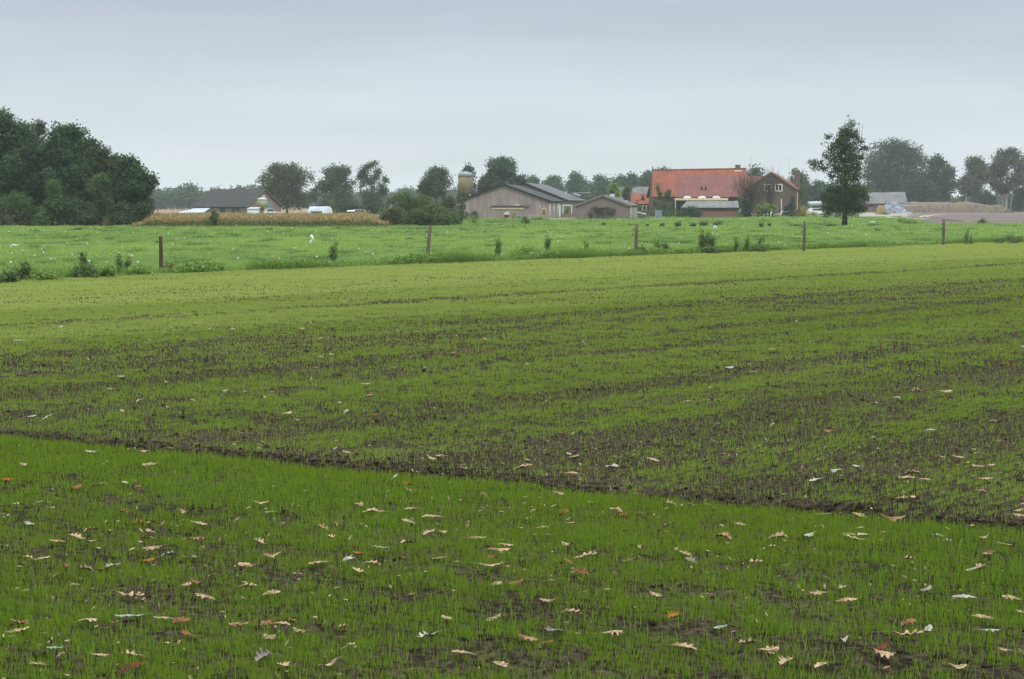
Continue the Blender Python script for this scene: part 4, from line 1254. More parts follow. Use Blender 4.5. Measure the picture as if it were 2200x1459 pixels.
# hedges
def hedge(name, label, px0, px1, Y, top, d, leaf, n, ls=.12):
    x0, x1 = X(px0, Y), X(px1, Y); h = Z(top, Y)
    rt = thing(name, label, 'hedge', ((x0 + x1) / 2, Y, 0))
    w = (x1 - x0) / 2
    P = np.stack([rng.uniform(-w, w, n), rng.uniform(0, d, n), rng.uniform(.05, h, n)], 1)
    sd = rng.random(n)
    P[:, 1] = np.where(sd < .45, rng.uniform(0, .12, n), P[:, 1]); P[:, 2] = np.where(sd > .7, h - rng.random(n) * .1 + .06 * np.sin(P[:, 0] * 2), P[:, 2])
    V, Fc = cards(P, ls * rng.uniform(.7, 1.3, n), ls * .65, .2)
    V[:, 2] = np.maximum(V[:, 2], 0.01)
    link('foliage', np_mesh('foliage', V, Fc), leaf, rt)
    mb = MB()
    for k in range(max(3, int(w * 2 / .8))):
        xx = -w + (k + .5) * 2 * w / max(3, int(w * 2 / .8))
        mb.tube([(xx, d / 2, -.05), (xx + .05, d / 2, h * .8)], [.04, .015], 5)
    mb.build('stem', M['bark'], rt)
    return rt


hedge('clipped_hedge', 'long lower clipped hedge between the small barn and lean-to', 1366, 1464, 312, 453, .9, M['leaf_mid'], 4200)
hedge('clipped_hedge', 'taller yellowish hedge behind the long lower hedge', 1366, 1425, 330, 446, .9, M['leaf_autumn'], 2600)
shrub('round_hedge', 'dense dark green rounded hedge in front of the lean-to roof', 1482, 300, 443, 27, M['leaf_dark'], 4200, .16, 'dome', 22, cat='hedge', depth=.6)
pn = thing('sheet_screen', 'upright blue grey panel standing at the hedge', 'panel', (X(1415, 285), 285, 0), .5)
MB().box(-.5, .5, 0, .05, .05, Z(451.5, 285)).build('sheet', M['grey_panel'], pn)
for s_ in (-.54, .54):
    MB().box(s_ - .035, s_ + .035, -.01, .06, -.1, Z(450.5, 285)).build('post', M['metal'], pn)
pl = thing('plank_trough', 'low white topped plank sloping beside the small barn', 'trough', (X(1378, 290), 290, 0))
MB().slab((X(1369, 290) - X(1378, 290), -.3, Z(455.5, 290)), (X(1388, 290) - X(1378, 290), -.3, Z(460, 290)), (X(1388, 290) - X(1378, 290), .5, Z(459.4, 290)), (X(1369, 290) - X(1378, 290), .5, Z(454.9, 290)), .08).build('board', M['white'], pl)
MB().prism([(-.7, 0), (.7, 0), (.7, Z(461, 290)), (-.7, Z(457.2, 290))], -.2, .4).build('side', M['timber'], pl)

# --- farmhouse
YH = 345.0
ox = X(1400, YH)
fh = thing('farmhouse', 'large farmhouse with bright orange roof and rosy lower roof', 'house', (ox, YH, 0))
U = lambda px, Y=YH: X(px, Y) - ox
ez = Z(423, YH); r0, r1 = Z(366, YH + 7), Z(362.5, YH + 7)
uR = U(1612)
wl = MB()
wl.prism_x([(.5, 0), (13.5, 0), (13.5, ez), (7, r0 - .25), (.5, ez)], .5, uR)
wl.build('wall', M['brick_house'], fh)
rf = MB()
rf.slab((.0, 0, ez), (uR, 0, ez), (uR, 7, r1), (.75, 7, r0), .2)
rf.slab((.75, 7, r0 + .003), (uR, 7, r1 + .003), (uR, 14, ez), (0, 14, ez), .2)
ro = rf.build('roof', M['roof_orange'], fh)
mb = MB(); mb.tube([(.75, 7, r0 + .06), (uR, 7, r1 + .06)], .13, 8); mb.build('ridge_tiles', M['roof_brown'], ro)
cu = U(1584.5, YH + 7)
ch = MB(); ch.box(cu - .45, cu + .45, 6.6, 7.5, r1 - .6, r1 + .62); ch.box(cu - .53, cu + .53, 6.52, 7.58, r1 + .623, r1 + .75)
ch.build('chimney', M['brick_house'], ro)
MB().box(cu - .75, cu + .75, 6.35, 6.597, r1 - .55, r1 - .32).build('flashing', M['white'], ro)
MB().tube([(.7, 7, r0), (.7, 7, r0 + .75)], .1, 8).build('finial', M['dark'], ro)
# rosy roof panel
def on_roof(px, t):
    return (U(px, YH + 7 * t), 7 * t, ez + (r0 - ez) * t)


def lift(p, d=.2):
    return (p[0], p[1] - d * .62, p[2] + d * .78)


t1 = .755
MB().slab(lift(on_roof(1449.5, -.03)), lift(on_roof(1602, -.03)), lift(on_roof(1602, t1)), lift(on_roof(1458.5, t1)), .18).build('lower_roof', M['roof_purple'], fh)
lk = MB()
ua, ub = U(1602.5), U(1650)
pz = on_roof(1602, t1)
lk.slab((ua, 0.02, ez), (ub, 0.02, ez), (ub, pz[1], pz[2] + .12), (ua, pz[1], pz[2] + .12), .18)
lk.slab((ua, pz[1], pz[2] + .123), (ub, pz[1], pz[2] + .123), (ub, 10.5, ez), (ua, 10.5, ez), .18)
lk.build('link_roof', M['roof_purple'], fh)
for px in (1507, 1516):
    a = lift(on_roof(px, .22), .24)
    MB().tube([a, (a[0], a[1] - .1, a[2] + .75)], .14, 8).build('vent_pipe', M['dark'], fh)
MB().box(U(1450), U(1596), -.22, -.06, ez - .32, ez - .03).build('gutter', M['dark'], fh)
zz = Z(425.5, 343.6)
for px in (1477, 1508.5, 1539.5):
    c = U(px, 343.6); R_ = 8.2 * 343.6 / F
    m = MB(); pr = [(c - R_, zz)] + [(c - R_ * math.cos(t), zz + .42 * math.sin(t)) for t in np.linspace(.25, math.pi - .25, 11)] + [(c + R_, zz)]
    m.prism(pr[::-1], -1.5, -.6)
    m.build('fanlight', M['white'], fh)
MB().box(U(1450, 343.3), U(1564, 343.3), -2.0, -.5, Z(430.5, 343.3), Z(425.7, 343.3)).build('awning', M['cream'], fh)
for px in (1451, 1489, 1521, 1563):
    uu = U(px, 343.2)
    MB().box(uu - .06, uu + .06, -1.95, -1.83, 0, Z(430.6, 343.2)).build('porch_post', M['white'], fh)
MB().box(U(1453), U(1563), -.45, .49, .3, Z(431, YH)).build('porch_window', M['glass'], fh)
for k in range(14):
    uu = U(1454) + k * .77
    MB().box(uu - .04, uu + .04, -.5, -.453, .3, Z(431, YH)).build('glazing_bar', M['timber'], fh)
# brick gable wing
YC = 340.0
fic = math.radians(13)
xa, xb = X(1602, YC), X(1706, YC)
WC = (xb - xa) / math.cos(fic)
gw_ = thing('gable_wing', 'tall brown brick gable house with two white framed windows', 'house', ((xa + xb) / 2 + .2, YC, 0), -fic)
gable_house(gw_, WC, 11, Z(405, YC), Z(371, YC), M['brick_house'], M['roof_brown'], .35, .22, M['roof_brown'])
uc = lambda px: (X(px, YC) - (xa + xb) / 2) / math.cos(fic) - .2
for px in (1649.5, 1671.8):
    window(gw_, uc(px), -.003 - (0), Z(411.3, YC), 1.42, 1.42, M['white'], 1, .16)
window(gw_, uc(1690), -.003, .5, 1.1, 1.5, M['dark'], 1)
MB().tube([(uc(1678), -.12, 0), (uc(1678), -.12, Z(428, YC))], .06, 8).build('downpipe', M['white'], gw_)
MB().box(WC / 2 + .004, WC / 2 + .05, 3, 4.2, 1.2, 4.6).build('side_window', M['cream'], gw_)
cz = Z(372, YC + 5)
c_ = MB(); uu = uc(1702) + 0.4
c_.box(uu - .5, uu + .5, 4.2, 5.2, 4.5, cz); c_.box(uu - .56, uu + .56, 4.14, 5.26, cz + .003, cz + .15)
c_.build('chimney', M['brick_house'], gw_)
for px, y0, y1, lb in [(1613, 366, 333, 'thin aerial mast on the orange farmhouse roof'), (1694.5, 400, 338, 'thin aerial mast beside the brick chimney stack')]:
    Y = 350
    x_ = X(px, Y)
    m = MB(); m.tube([(x_, Y, Z(y0 + 20, Y)), (x_, Y, Z(y1, Y))], [.045, .03], 6)
    for k in range(5):
        zz = Z(y1 + 2 + k * 3, Y); m.tube([(x_ - .3 + .03 * k, Y, zz), (x_ + .3 - .03 * k, Y, zz)], .014, 4)
    tag(m.build('aerial_mast', M['metal']), lb, 'aerial', 'aerial masts on the farmhouse')

# --- lean-to shed with brick wall
YS = 303.0
ls_ = thing('brick_lean_to', 'low red brick shed with grey sloping roof before the farmhouse', 'shed', (X(1545, YS), YS, 0))
s = lambda px, Y=YS: X(px, Y) - X(1545, YS)
zt, zb = Z(432, YS + 6), Z(446.3, YS)
MB().prism_x([(.25, 0), (6, 0), (6, zt - .15), (.25, zb - .05)], s(1500), s(1585)).build('wall', M['brick_red'], ls_)
MB().slab((s(1463), -.1, zb), (s(1588), -.1, zb), (s(1585, YS + 6), 6, zt), (s(1475, YS + 6), 6, zt), .12).build('roof', M['roof_grey'], ls_)
MB().box(s(1464), s(1587.5), -.16, -.103, zb - .2, zb + .02).build('gutter', M['dark'], ls_)
MB().box(s(1585) + .3, s(1585) + .42, -.1, .02, 0, zb - .2).build('corner_post', M['white'], ls_)
for px in (1466, 1484):
    MB().box(s(px) - .06, s(px) + .06, .3, .42, 0, zb - .02).build('post', M['timber'], ls_)

# --- garden things in front of the gable wing
def bare_tree(label, px, Y, top, half, n=150):
    rt = thing('bare_tree', label, 'tree', (X(px, Y), Y, 0), 0, 'bare garden trees before the farmhouse')
    sc = Y / F; h = Z(top, Y); R = half * sc
    mb = MB(); mb.tube([(0, 0, -.05), (.05, 0, h * .3), (.1, 0, h * .55)], [.16, .12, .06], 8)
    tips = []
    for k in range(n):
        a = rng.random() * 2 * math.pi; q = rng.random() ** .6
        z0 = h * rng.uniform(.08, .5); el = rng.uniform(.45, 1.0)
        z1 = z0 + (h - z0) * el * (1 - .35 * q * rng.random())
        xx, yy = R * q * math.cos(a), R * q * math.sin(a)
        mid = (xx * .75 + rng.uniform(-.15, .15), yy * .75, z0 + (z1 - z0) * .45)
        mb.tube([(xx * .08, yy * .08, z0), mid, (xx, yy, z1)], [.026, .016, .007], 4, cap=False)
        for j in range(3):
            f = rng.uniform(.3, .95)
            b0 = (mid[0] + (xx - mid[0]) * f, mid[1] + (yy - mid[1]) * f, mid[2] + (z1 - mid[2]) * f)
            b1 = (b0[0] + rng.uniform(-.5, .5), b0[1] + rng.uniform(-.5, .5), min(h, b0[2] + rng.uniform(.1, .8)))
            mb.tube([b0, b1], [.016, .006], 4, cap=False); tips.append(b1)
    mb.build('trunk', M['twig'], rt)
    P = np.repeat(np.array(tips), 2, 0) + rng.normal(size=(len(tips) * 2, 3)) * .15
    V, Fc = cards(P, .12, .07, 0); link('crown', np_mesh('crown', V, Fc), M['leaf_brown'], rt)


bare_tree('spreading bare brown tree hiding the rosy roof end', 1612, 330, 364, 44, 240)
bare_tree('upright bare tree hiding the left gable window', 1653, 328, 352, 25, 95)
shrub('tall_shrub', 'rounded olive shrub beside the bare spreading tree', 1588, 318, 420, 15, M['leaf_light'], 1100, .2, 'egg', 12, 'garden shrubs before the farmhouse', bot=1.2)
shrub('tall_shrub', 'dark broad conifer shrub right of the red brick shed', 1603, 312, 428, 21, M['leaf_columnar'], 3000, .17, 'egg', 18, 'garden shrubs before the farmhouse')
shrub('tall_shrub', 'yellow green leafy plant at the red brick shed corner', 1590, 302, 451, 9, M['leaf_bright'], 420, .16, 'dome', 8, 'garden shrubs before the farmhouse')
shrub('tall_shrub', 'dark low shrub below the bare trees', 1636, 326, 436, 20, M['leaf_oak'], 1200, .2, 'dome', 12, 'garden shrubs before the farmhouse')
for px, lb, hf in [(1630, 'umbrella shaped light green small tree nearest the conifer shrub', 9), (1646, 'middle umbrella shaped light green small tree on the lawn', 12), (1661, 'umbrella shaped light green small tree nearest the white chair', 9)]:
    T('umbrella_tree', lb, px, 312, 440 if px != 1646 else 437, hf, M['leaf_bright'], BK, cbot=453, prof='dome', n=900, ls=.17, nb=10, tr=.16, limbs=4, group='clipped umbrella trees on the lawn')


def lounge(label, px, Y, rz):
    rt = thing('garden_chair', label, 'chair', (X(px, Y), Y, 0), rz, 'white garden chairs on the lawn')
    MB().slab((-.9, -.3, .42), (.5, -.3, .36), (.5, .3, .36), (-.9, .3, .42), .07).build('seat', M['plastic'], rt)
    MB().slab((.5, -.3, .42), (.85, -.3, 1.15), (.85, .3, 1.15), (.5, .3, .42), .06).build('backrest', M['plastic'], rt)
    for a in (-.8, .45):
        for b in (-.26, .26):
            MB().box(a - .03, a + .03, b - .03, b + .03, 0, .335).build('leg', M['plastic'], rt)
    for b in (-.32, .32):
        MB().box(-.1, .6, b - .03, b + .03, .58, .63).build('armrest', M['plastic'], rt)


lounge('white garden lounger with raised back beside the downpipe', 1671, 330, .1)
lounge('white garden lounger low behind the umbrella trees', 1650, 333, .15)
lounge('white garden chair beside the conifer shrub', 1622, 331, math.pi)
bq = thing('garden_table', 'dark garden table against the brick gable wall', 'table', (X(1685, 334), 334, 0))
MB().box(-.75, .75, -.4, .4, .85, .93).build('tabletop', M['metal'], bq)
for a in (-.65, .65):
    for b in (-.32, .32):
        MB().box(a - .04, a + .04, b - .04, b + .04, 0, .848).build('leg', M['dark'], bq)
MB().box(-.6, .6, -.3, .3, .3, .36).build('shelf', M['dark'], bq)
shrub('columnar_shrub', 'dark columnar evergreen in front of the gable corner', 1702, 322, 420, 9, M['leaf_columnar'], 2200, .15, 'oval', 18)
shrub('tall_shrub', 'willowy yellow green shrub right of the farmhouse', 1722, 345, 398, 15, M['leaf_light'], 1900, .24, 'egg', 18, 'garden shrubs before the farmhouse')
shrub('flower_shrub', 'yellow flowering shrub in front of the white parked car', 1727, 325, 443, 17, M['leaf_yellow'], 1000, .15, 'dome', 12, 'flowering shrubs by the farm')
shrub('flower_shrub', 'rusty low shrub at the foot of the columnar evergreen', 1714, 320, 450, 14, M['weed_dead'], 700, .15, 'dome', 10, 'flowering shrubs by the farm')
shrub('flower_shrub', 'yellowish low shrub between the white car and lone oak', 1747, 318, 455, 12, M['leaf_yellow'], 600, .14, 'dome', 10, 'flowering shrubs by the farm')
shrub('flower_shrub', 'bright yellow flowering clump at the barn corner edge', 983, 200, 473, 12, M['leaf_yellow'], 420, .1, 'dome', 8, 'flowering shrubs by the farm')
shrub('flower_shrub', 'yellow green clump before the wide barn gable', 1018, 215, 463, 15, M['leaf_bright'], 800, .11, 'dome', 10, 'flowering shrubs by the farm')
shrub('flower_shrub', 'dark leafy plant against the wide barn gable', 1022, 265, 452, 14, M['leaf_blue'], 800, .15, 'dome', 10, 'flowering shrubs by the farm')
shrub('flower_shrub', 'slender orange tinted plant below the barn window', 1104, 272, 452, 7, M['leaf_yellow'], 260, .13, 'oval', 7, 'flowering shrubs by the farm')
shrub('flower_shrub', 'grey green shrub at the lower left of the barn gable', 1000, 268, 455, 12, M['leaf_mid'], 700, .15, 'dome', 9, 'flowering shrubs by the farm')
shrub('grass_mound', 'long low mound of rough grass before the wide barn', 1085, 225, 470, 40, M['weed_dark'], 1500, .12, 'dome', 16, cat='mound', depth=.4)
shrub('grass_mound', 'small dark tussock before the yellow green clump', 1022, 196, 481, 11, M['weed_dark'], 450, .1, 'dome', 8, cat='mound')
shrub('grass_mound', 'dark bush on a short stem before the wide barn', 1130, 210, 464, 12, M['weed_dark'], 650, .12, 'dome', 8, cat='mound')
shrub('grass_mound', 'bright grass heap on the barn lawn near the white arch', 1152, 255, 465, 18, M['leaf_bright'], 700, .12, 'dome', 8, cat='mound', depth=.5)
# red planter with white flowers
pt = thing('flower_planter', 'red planter with white flowers under the barn window', 'planter', (X(1089, 283), 283, 0))
MB().lathe([(.3, 0), (.42, .55), (.46, .62), (.44, .62)], 14).build('pot', M['red_light'], pt)
P = rng.normal(size=(160, 3)) * np.array([.22, .22, .14]) + np.array([0, 0, .8])
V, Fc = cards(P, .12, .1, .3); link('flowers', np_mesh('flowers', V, Fc), M['plastic'], pt)
for px, lb in [(1112, 'small white tub on the barn lawn'), (1119, 'pale square tub beside the small white tub')]:
    t_ = tag(MB().lathe([(.26, 0), (.32, .42), (.34, .45), (.28, .45), (.25, .38)], 12).build('plant_tub', M['pale_sheet'], None, (X(px, 284), 284, 0)), lb, 'tub', 'tubs before the barn')

# --- white tank, grey shed, tarp, sand, bank
tk = thing('white_tank', 'white horizontal gas tank behind the parked white car', 'tank', (X(1751, 400), 400, 0), .08)
zc = Z(438, 400)
MB().tube([(-1.75, 0, zc - .06), (-1.65, 0, zc - .06), (-1.4, 0, zc - .05), (1.4, 0, zc + .08), (1.62, 0, zc + .09), (1.72, 0, zc + .09)], [.2, .42, .55, .55, .42, .2], 18).build('shell', M['pale_sheet'], tk)
for a in (-1.0, 1.0):
    MB().box(a - .12, a + .12, -.4, .4, 0, zc - .5).build('cradle', M['concrete'], tk)
YG = 500.0
gs = thing('grey_shed', 'open timber shed with corrugated grey roof right of the oak', 'shed', (X(1905, YG), YG, 0))
g = lambda px, Y=YG: X(px, Y) - X(1905, YG)
ze, zr = Z(437.5, YG), Z(413.8, YG + 5)
MB().slab((g(1858), -.3, ze), (g(1949), -.3, ze + .15), (g(1944, YG + 5), 5, zr + .15), (g(1862, YG + 5), 5, zr), .12).build('roof', M['roof_grey'], gs)
MB().slab((g(1862, YG + 5), 5, zr + .003), (g(1944, YG + 5), 5, zr + .153), (g(1946, YG + 10), 10, ze + .1), (g(1862, YG + 10), 10, ze), .12).build('back_roof', M['roof_grey'], gs)
MB().box(g(1860), g(1946), 9.3, 9.5, 0, ze - .1).build('back_wall', M['timber'], gs)
MB().box(g(1860), g(1893), 0.05, .2, 0, ze - 1.0).build('front_boarding', M['timber'], gs)
for px in (1862, 1880, 1900, 1922, 1945):
    MB().box(g(px) - .12, g(px) + .12, -.2, .04, 0, ze - .02).build('post', M['timber'], gs)


def heap(name, label, cat, px, Y, wpx, hpx, mat, d=2.0, lumps=0.25, seed=3):
    sc = Y / F
    nx, ny = 40, 16
    V = []; w = wpx / 2 * sc
    for j in range(ny + 1):
        for i_ in range(nx + 1):
            a = -1 + 2 * i_ / nx; b = -1 + 2 * j / ny
            e_ = max(0, 1 - abs(a) ** 3.5) * max(0, 1 - b * b)
            hh = hpx * sc * e_ ** (.22 if wpx > 150 else .95) * (1 - lumps * .5 + lumps * fbm(np.array([a * 3.0 + seed]), np.array([b * 2.0 + seed]), 4, seed)[0] * 1.2)
            V.append((a * w, b * d, hh - .03))
    Fc = [(j * (nx + 1) + i_, j * (nx + 1) + i_ + 1, (j + 1) * (nx + 1) + i_ + 1, (j + 1) * (nx + 1) + i_) for j in range(ny) for i_ in range(nx)]
    return tag(link(name, np_mesh(name, np.array(V), np.array(Fc), True), mat, None, (X(px, Y), Y, 0)), label, cat)


heap('tarpaulin', 'blue grey tarpaulin over a long heap before the grey shed', 'tarpaulin', 1922, 455, 66, 21, M['tarp'], 1.8, .5, 5)
heap('sand_heap', 'small ochre sand heap beside the blue tarpaulin', 'sand heap', 1893, 448, 24, 18, M['sand'], 1.2, .2, 9)
tag(heap('earth_bank', '', '', 2038, 520, 235, 19, M['earth'], 7, .6, 13), 'long brown earth bank in front of the big trees', 'earth bank')
for px, Y, tp, hf, lb in [(1935, 220, 470, 16, 'rough weedy bush before the blue tarpaulin'), (1958, 205, 473, 18, 'pale seeding weed bush at the ploughed field corner'), (1898, 395, 457, 20, 'low green scrub at the yard edge'), (2160, 480, 446, 45, 'long low dark scrub beneath the birches'), (1975, 210, 478, 20, 'low dry weeds along the ploughed field corner')]:
    shrub('field_scrub', lb, px, Y, tp, hf, M['weed_dark'] if Y > 300 else M['weed'], 700, .13 if Y < 300 else .25, 'dome', 10, 'scrub between pasture and farmyard', depth=.5)

# ------------------------------------------------------------------ fence posts
posts = [((345, 508), (346, 587), 4.2, 'post_brown', 'dark brown fence post, leftmost of the row'), ((924, 485), (917, 562), 3.9, 'post_grey', 'grey fence post leaning right before the barn shrubs'),
         ((1368, 481), (1365, 551), 3.6, 'post_grey', 'fence post with brown weeds at its foot, below the small barn'), ((1728.5, 475.5), (1727, 543), 3.1, 'post_grey', 'fence post standing between the farmhouse and lone oak'),
         ((2028, 472), (2026, 529), 3.0, 'post_grey', 'fence post before the ploughed field, rightmost of the row')]
pins = []
for (tx, ty), (bx_, by_), hw, mt, lb in posts:
    gx_, gy_ = G(bx_, by_)
    tx_, tz_ = at(tx, ty, gy_)
    rt = thing('fence_post', lb, 'post', (gx_, gy_, 0), 0, 'fence posts along the field edge')
    r_ = hw * gy_ / F
    m = MB(); m.tube([(0, 0, -.3), (0, 0, 0), ((tx_ - gx_) * .5 + .008, 0, tz_ * .5), (tx_ - gx_, 0, tz_ - .01), (tx_ - gx_, 0, tz_)], [r_ * 1.05, r_ * 1.05, r_, r_ * .95, r_ * .8], 12)
    m.build('shaft', M[mt], rt)
    hs_ = [tz_ * .86] if mt == 'post_brown' else [tz_ * .83, tz_ * .66]
    for hz in hs_:
        xx = (tx_ - gx_) * hz / tz_ - r_
        m = MB(); m.tube([(xx + .01, 0, hz), (xx - .05, 0, hz)], .012, 6); m.blob((xx - .06, 0, hz), (.03, .028, .035), 8, 6)
        m.build('insulator', M['black_plastic'], rt)
    pins.append((gx_ + xx - .06, gy_, hs_[0], tz_))
pins = sorted(pins)
P0 = np.array(pins[0][:2]); P1 = np.array(pins[1][:2])
first = P0 - (P1 - P0); last = np.array(pins[-1][:2]) + (np.array(pins[-1][:2]) - np.array(pins[-2][:2]))
chain = [(first[0], first[1], 1.15)] + [(a, b, c) for a, b, c, d in pins] + [(last[0], last[1], 1.15)]
m = MB()
for a, b in zip(chain[:-1], chain[1:]):
    pp = [(a[0] + (b[0] - a[0]) * t, a[1] + (b[1] - a[1]) * t, a[2] + (b[2] - a[2]) * t - .06 * 4 * t * (1 - t)) for t in np.linspace(0, 1, 9)]
    m.tube(pp, .0012, 4, cap=False)
tag(m.build('fence_wire', M['wire']), 'thin electric fence wire strung along the posts', 'wire')


def wire_at(px):
    """The point of the wire seen at a photo column."""
    k = (px - CX) / F
    for a, b in zip(chain[:-1], chain[1:]):
        fa = a[0] - k * a[1]; fb_ = b[0] - k * b[1]
        if fa <= 0 <= fb_:
            t = fa / (fa - fb_)
            return (a[0] + (b[0] - a[0]) * t, a[1] + (b[1] - a[1]) * t, a[2] + (b[2] - a[2]) * t - .24 * t * (1 - t))


for line, wd, lb in [([(20.5, 536), (24.5, 527.5), (29, 525.5), (34, 527.5), (40.5, 525.5)], 1.3, 'white plastic strip folded over the wire, nearest the frame edge'),
                     ([(668, 504.5), (670.5, 509), (673, 514.5), (669, 519), (665, 522.5)], 3.2, 'broad white plastic strip fluttering between first and second posts'),
                     ([(1532.5, 496), (1534, 489), (1536.5, 485), (1538.5, 489), (1538.8, 496)], 1.7, 'white plastic strip hanging double above the tall dock weeds'),
                     ([(1868, 476), (1873, 477.2), (1878, 476.8), (1881, 479)], 1.0, 'thin white plastic strip by the lone oak trunk')]:
    w_ = wire_at(sum(p[0] for p in line) / len(line))
    Yw = w_[1]
    pts = [(at(a, b, Yw)[0], Yw + rng.uniform(-.02, .02), at(a, b, Yw)[1]) for a, b in line]
    m = MB(); r_ = wd * Yw / F
    nn = len(pts)
    m.tube(pts, [r_ * .5] + [r_] * (nn - 2) + [r_ * .55], 8, flat=.9)
    tag(m.build('plastic_strip', M['plastic']), lb, 'plastic strip', 'plastic strips tied to the wire')
# thin stakes in the pasture
for px, y0, y1, lb in [(965, 469, 488, 'thin dark stake before the barn corner shrubs'), (1128, 478, 491, 'thin short stake before the barn lawn'), (1352.5, 474, 487, 'thin stake left of the small barn corner'), (1461, 474, 482, 'thin stake beside the rush tufts'), (1631, 477, 487, 'thin dark stake before the umbrella trees')]:
    gx_, gy_ = G(px, y1)
    tag(MB().tube([(0, 0, -.1), (0.01, 0, Z(y0, gy_))], [.03, .025], 7).build('fence_stake', M['post_brown'], None, (gx_, gy_, 0)), lb, 'stake', 'thin stakes in the pasture')

# ------------------------------------------------------------------ weeds and tufts
def leafy(label, px, by, hpx, wpx, leaf, n, ls=.09, name='weed_clump'):
    gx_, gy_ = G(px, by)
    wpx = wpx * 1.5; hpx = hpx * .9; n = int(n * 1.7)
    sc = gy_ / F
    rt = thing(name, label, 'weed', (gx_, gy_, 0), 0, 'weed clumps along the field edge')
    h = hpx * sc; R = wpx / 2 * sc
    bl = crown_blobs(0, h, R, PROF['dome'], 9, (.35, .55))
    m = MB()
    for b in bl[:6]:
        m.tube([(b[0] * .2, b[1] * .2, -.03), (b[0] * .7, b[1] * .7, b[2] * .7), (b[0], b[1], b[2])], [.012, .009, .004], 5)
    m.build('stem', M['weed_dead'], rt)
    P = blob_points(bl, n, 5, ls * .6, .6); P[:, 2] = np.maximum(P[:, 2], .02)
    V, Fc = cards(P, ls * rng.uniform(.6, 1.5, len(P)), ls * .5 * rng.uniform(.7, 1.3, len(P)), .1)
    link('foliage', np_mesh('foliage', V, Fc), leaf, rt)


def stalky(label, px, by, hpx, wpx, leaf, stalks=6, name='dock_weed'):
    gx_, gy_ = G(px, by)
    sc = gy_ / F
    rt = thing(name, label, 'weed', (gx_, gy_, 0), 0, 'tall stalked weeds along the field edge')
    h = hpx * sc; R = wpx / 2 * sc
    m = MB(); pts = []
    for k in range(stalks):
        bx_ = rng.uniform(-R, R) * .6; tx_ = bx_ + rng.uniform(-.25, .25) * h * .5; hh = h * (1 if k == 0 else rng.uniform(.5, .95)); yy = rng.uniform(-R, R) * .5
        p = [(bx_, yy, -.03), ((bx_ + tx_) / 2, yy, hh * .5), (tx_, yy, hh)]
        m.tube(p, [.012, .009, .004], 5)
        for j in range(44):
            t = rng.random() ** .8
            pts.append((bx_ + (tx_ - bx_) * t + rng.normal() * .035, yy + rng.normal() * .035, hh * t))
    m.build('stem', M['weed_dead'], rt)
    P = np.repeat(np.array(pts), 2, 0) + rng.normal(size=(len(pts) * 2, 3)) * .025; P[:, 2] = np.maximum(P[:, 2], .02)
    V, Fc = cards(P, .085 * rng.uniform(.6, 1.5, len(P)), .04, -.2)
    link('foliage', np_mesh('foliage', V, Fc), leaf, rt)


W, WD, WX = M['weed'], M['weed_dark'], M['weed_dead']
leafy('dark weed clump at the frame edge on the field margin', 22, 612, 32, 34, WD, 520)
leafy('tall dark weed clump, second from the frame edge', 52, 606, 46, 26, WD, 420)
leafy('low green weed clump right of the tall frame edge clump', 95, 606, 26, 46, W, 500)
leafy('wide dark weed clump below the pale wood shrub', 185, 600, 38, 44, WD, 620)
stalky('tall thin thistle above the wide dark weed clump', 178, 596, 56, 22, WD, 7)
leafy('green weed clump midway to the brown post', 222, 600, 30, 40, W, 500)
stalky('paired dark stalks left of the brown post', 254, 594, 48, 14, WD, 4)
stalky('single dark stalk next to the brown post', 273, 593, 42, 12, WD, 3)
leafy('bright low weed clump between dark stalks and brown post', 300, 594, 24, 44, W, 480)
leafy('reddish tinted weed clump right of the brown post', 364, 589, 26, 26, WX, 260)
leafy('round weed clump a little past the brown post', 470, 584, 16, 26, WD, 260)
leafy('spreading bright clump on the margin below the white strip', 620, 576, 16, 50, W, 420)
stalky('lone dark dock standing in the pasture by the white strip', 717, 563, 44, 12, WD, 5)
leafy('low bright clump at the grey leaning post foot', 935, 561, 22, 34, W, 320)
leafy('low clump on the margin before the grey leaning post', 800, 571, 16, 56, W, 420)
stalky('thin dock right of the grey leaning post', 1070, 552, 40, 12, WD, 4)
leafy('bright leafy clump below the wide barn door', 1130, 556, 30, 44, W, 520)
stalky('dark stalk rising from the bright leafy clump', 1176, 552, 46, 16, WD, 5)
leafy('bright low clump between two thin docks', 1255, 552, 24, 40, W, 380)
stalky('pale slim stalk left of the brown weeded post', 1258, 550, 34, 10, W, 3)
leafy('dead brown weeds around the foot of a post', 1366, 552, 26, 30, WX, 360)
stalky('slim stalk just right of the brown weeded post', 1410, 549, 42, 12, W, 4)
leafy('dark rounded clump right of the brown weeded post', 1430, 549, 28, 26, WD, 420)
stalky('tallest dark dock cluster below the red brick shed', 1510, 547, 56, 22, WD, 11)
stalky('dark dock cluster beside the tallest one', 1528, 546, 46, 24, WD, 11)
leafy('leafy base of weeds below the red brick shed', 1520, 548, 22, 50, WD, 520)
stalky('thin seed stalk right of the dock clusters', 1578, 545, 36, 10, WD, 3)
stalky('leafy seed stalk below the farmhouse gable', 1604, 544, 44, 16, W, 5)
stalky('leaning dark stalk below the gable windows', 1634, 543, 36, 16, WD, 4)
leafy('blue green weed clump below the gable windows', 1626, 544, 22, 34, WD, 420)
leafy('low hummock of grass right of the lone oak', 1905, 535, 18, 70, W, 560)
stalky('spindly branching weed right of the ploughed field post', 2078, 528, 36, 30, WD, 5)
leafy('dark weed clump near the frame edge at the field margin', 2160, 526, 26, 36, WD, 480)
leafy('low weed clump cut by the frame edge at the margin', 2192, 524, 20, 26, WD, 300)


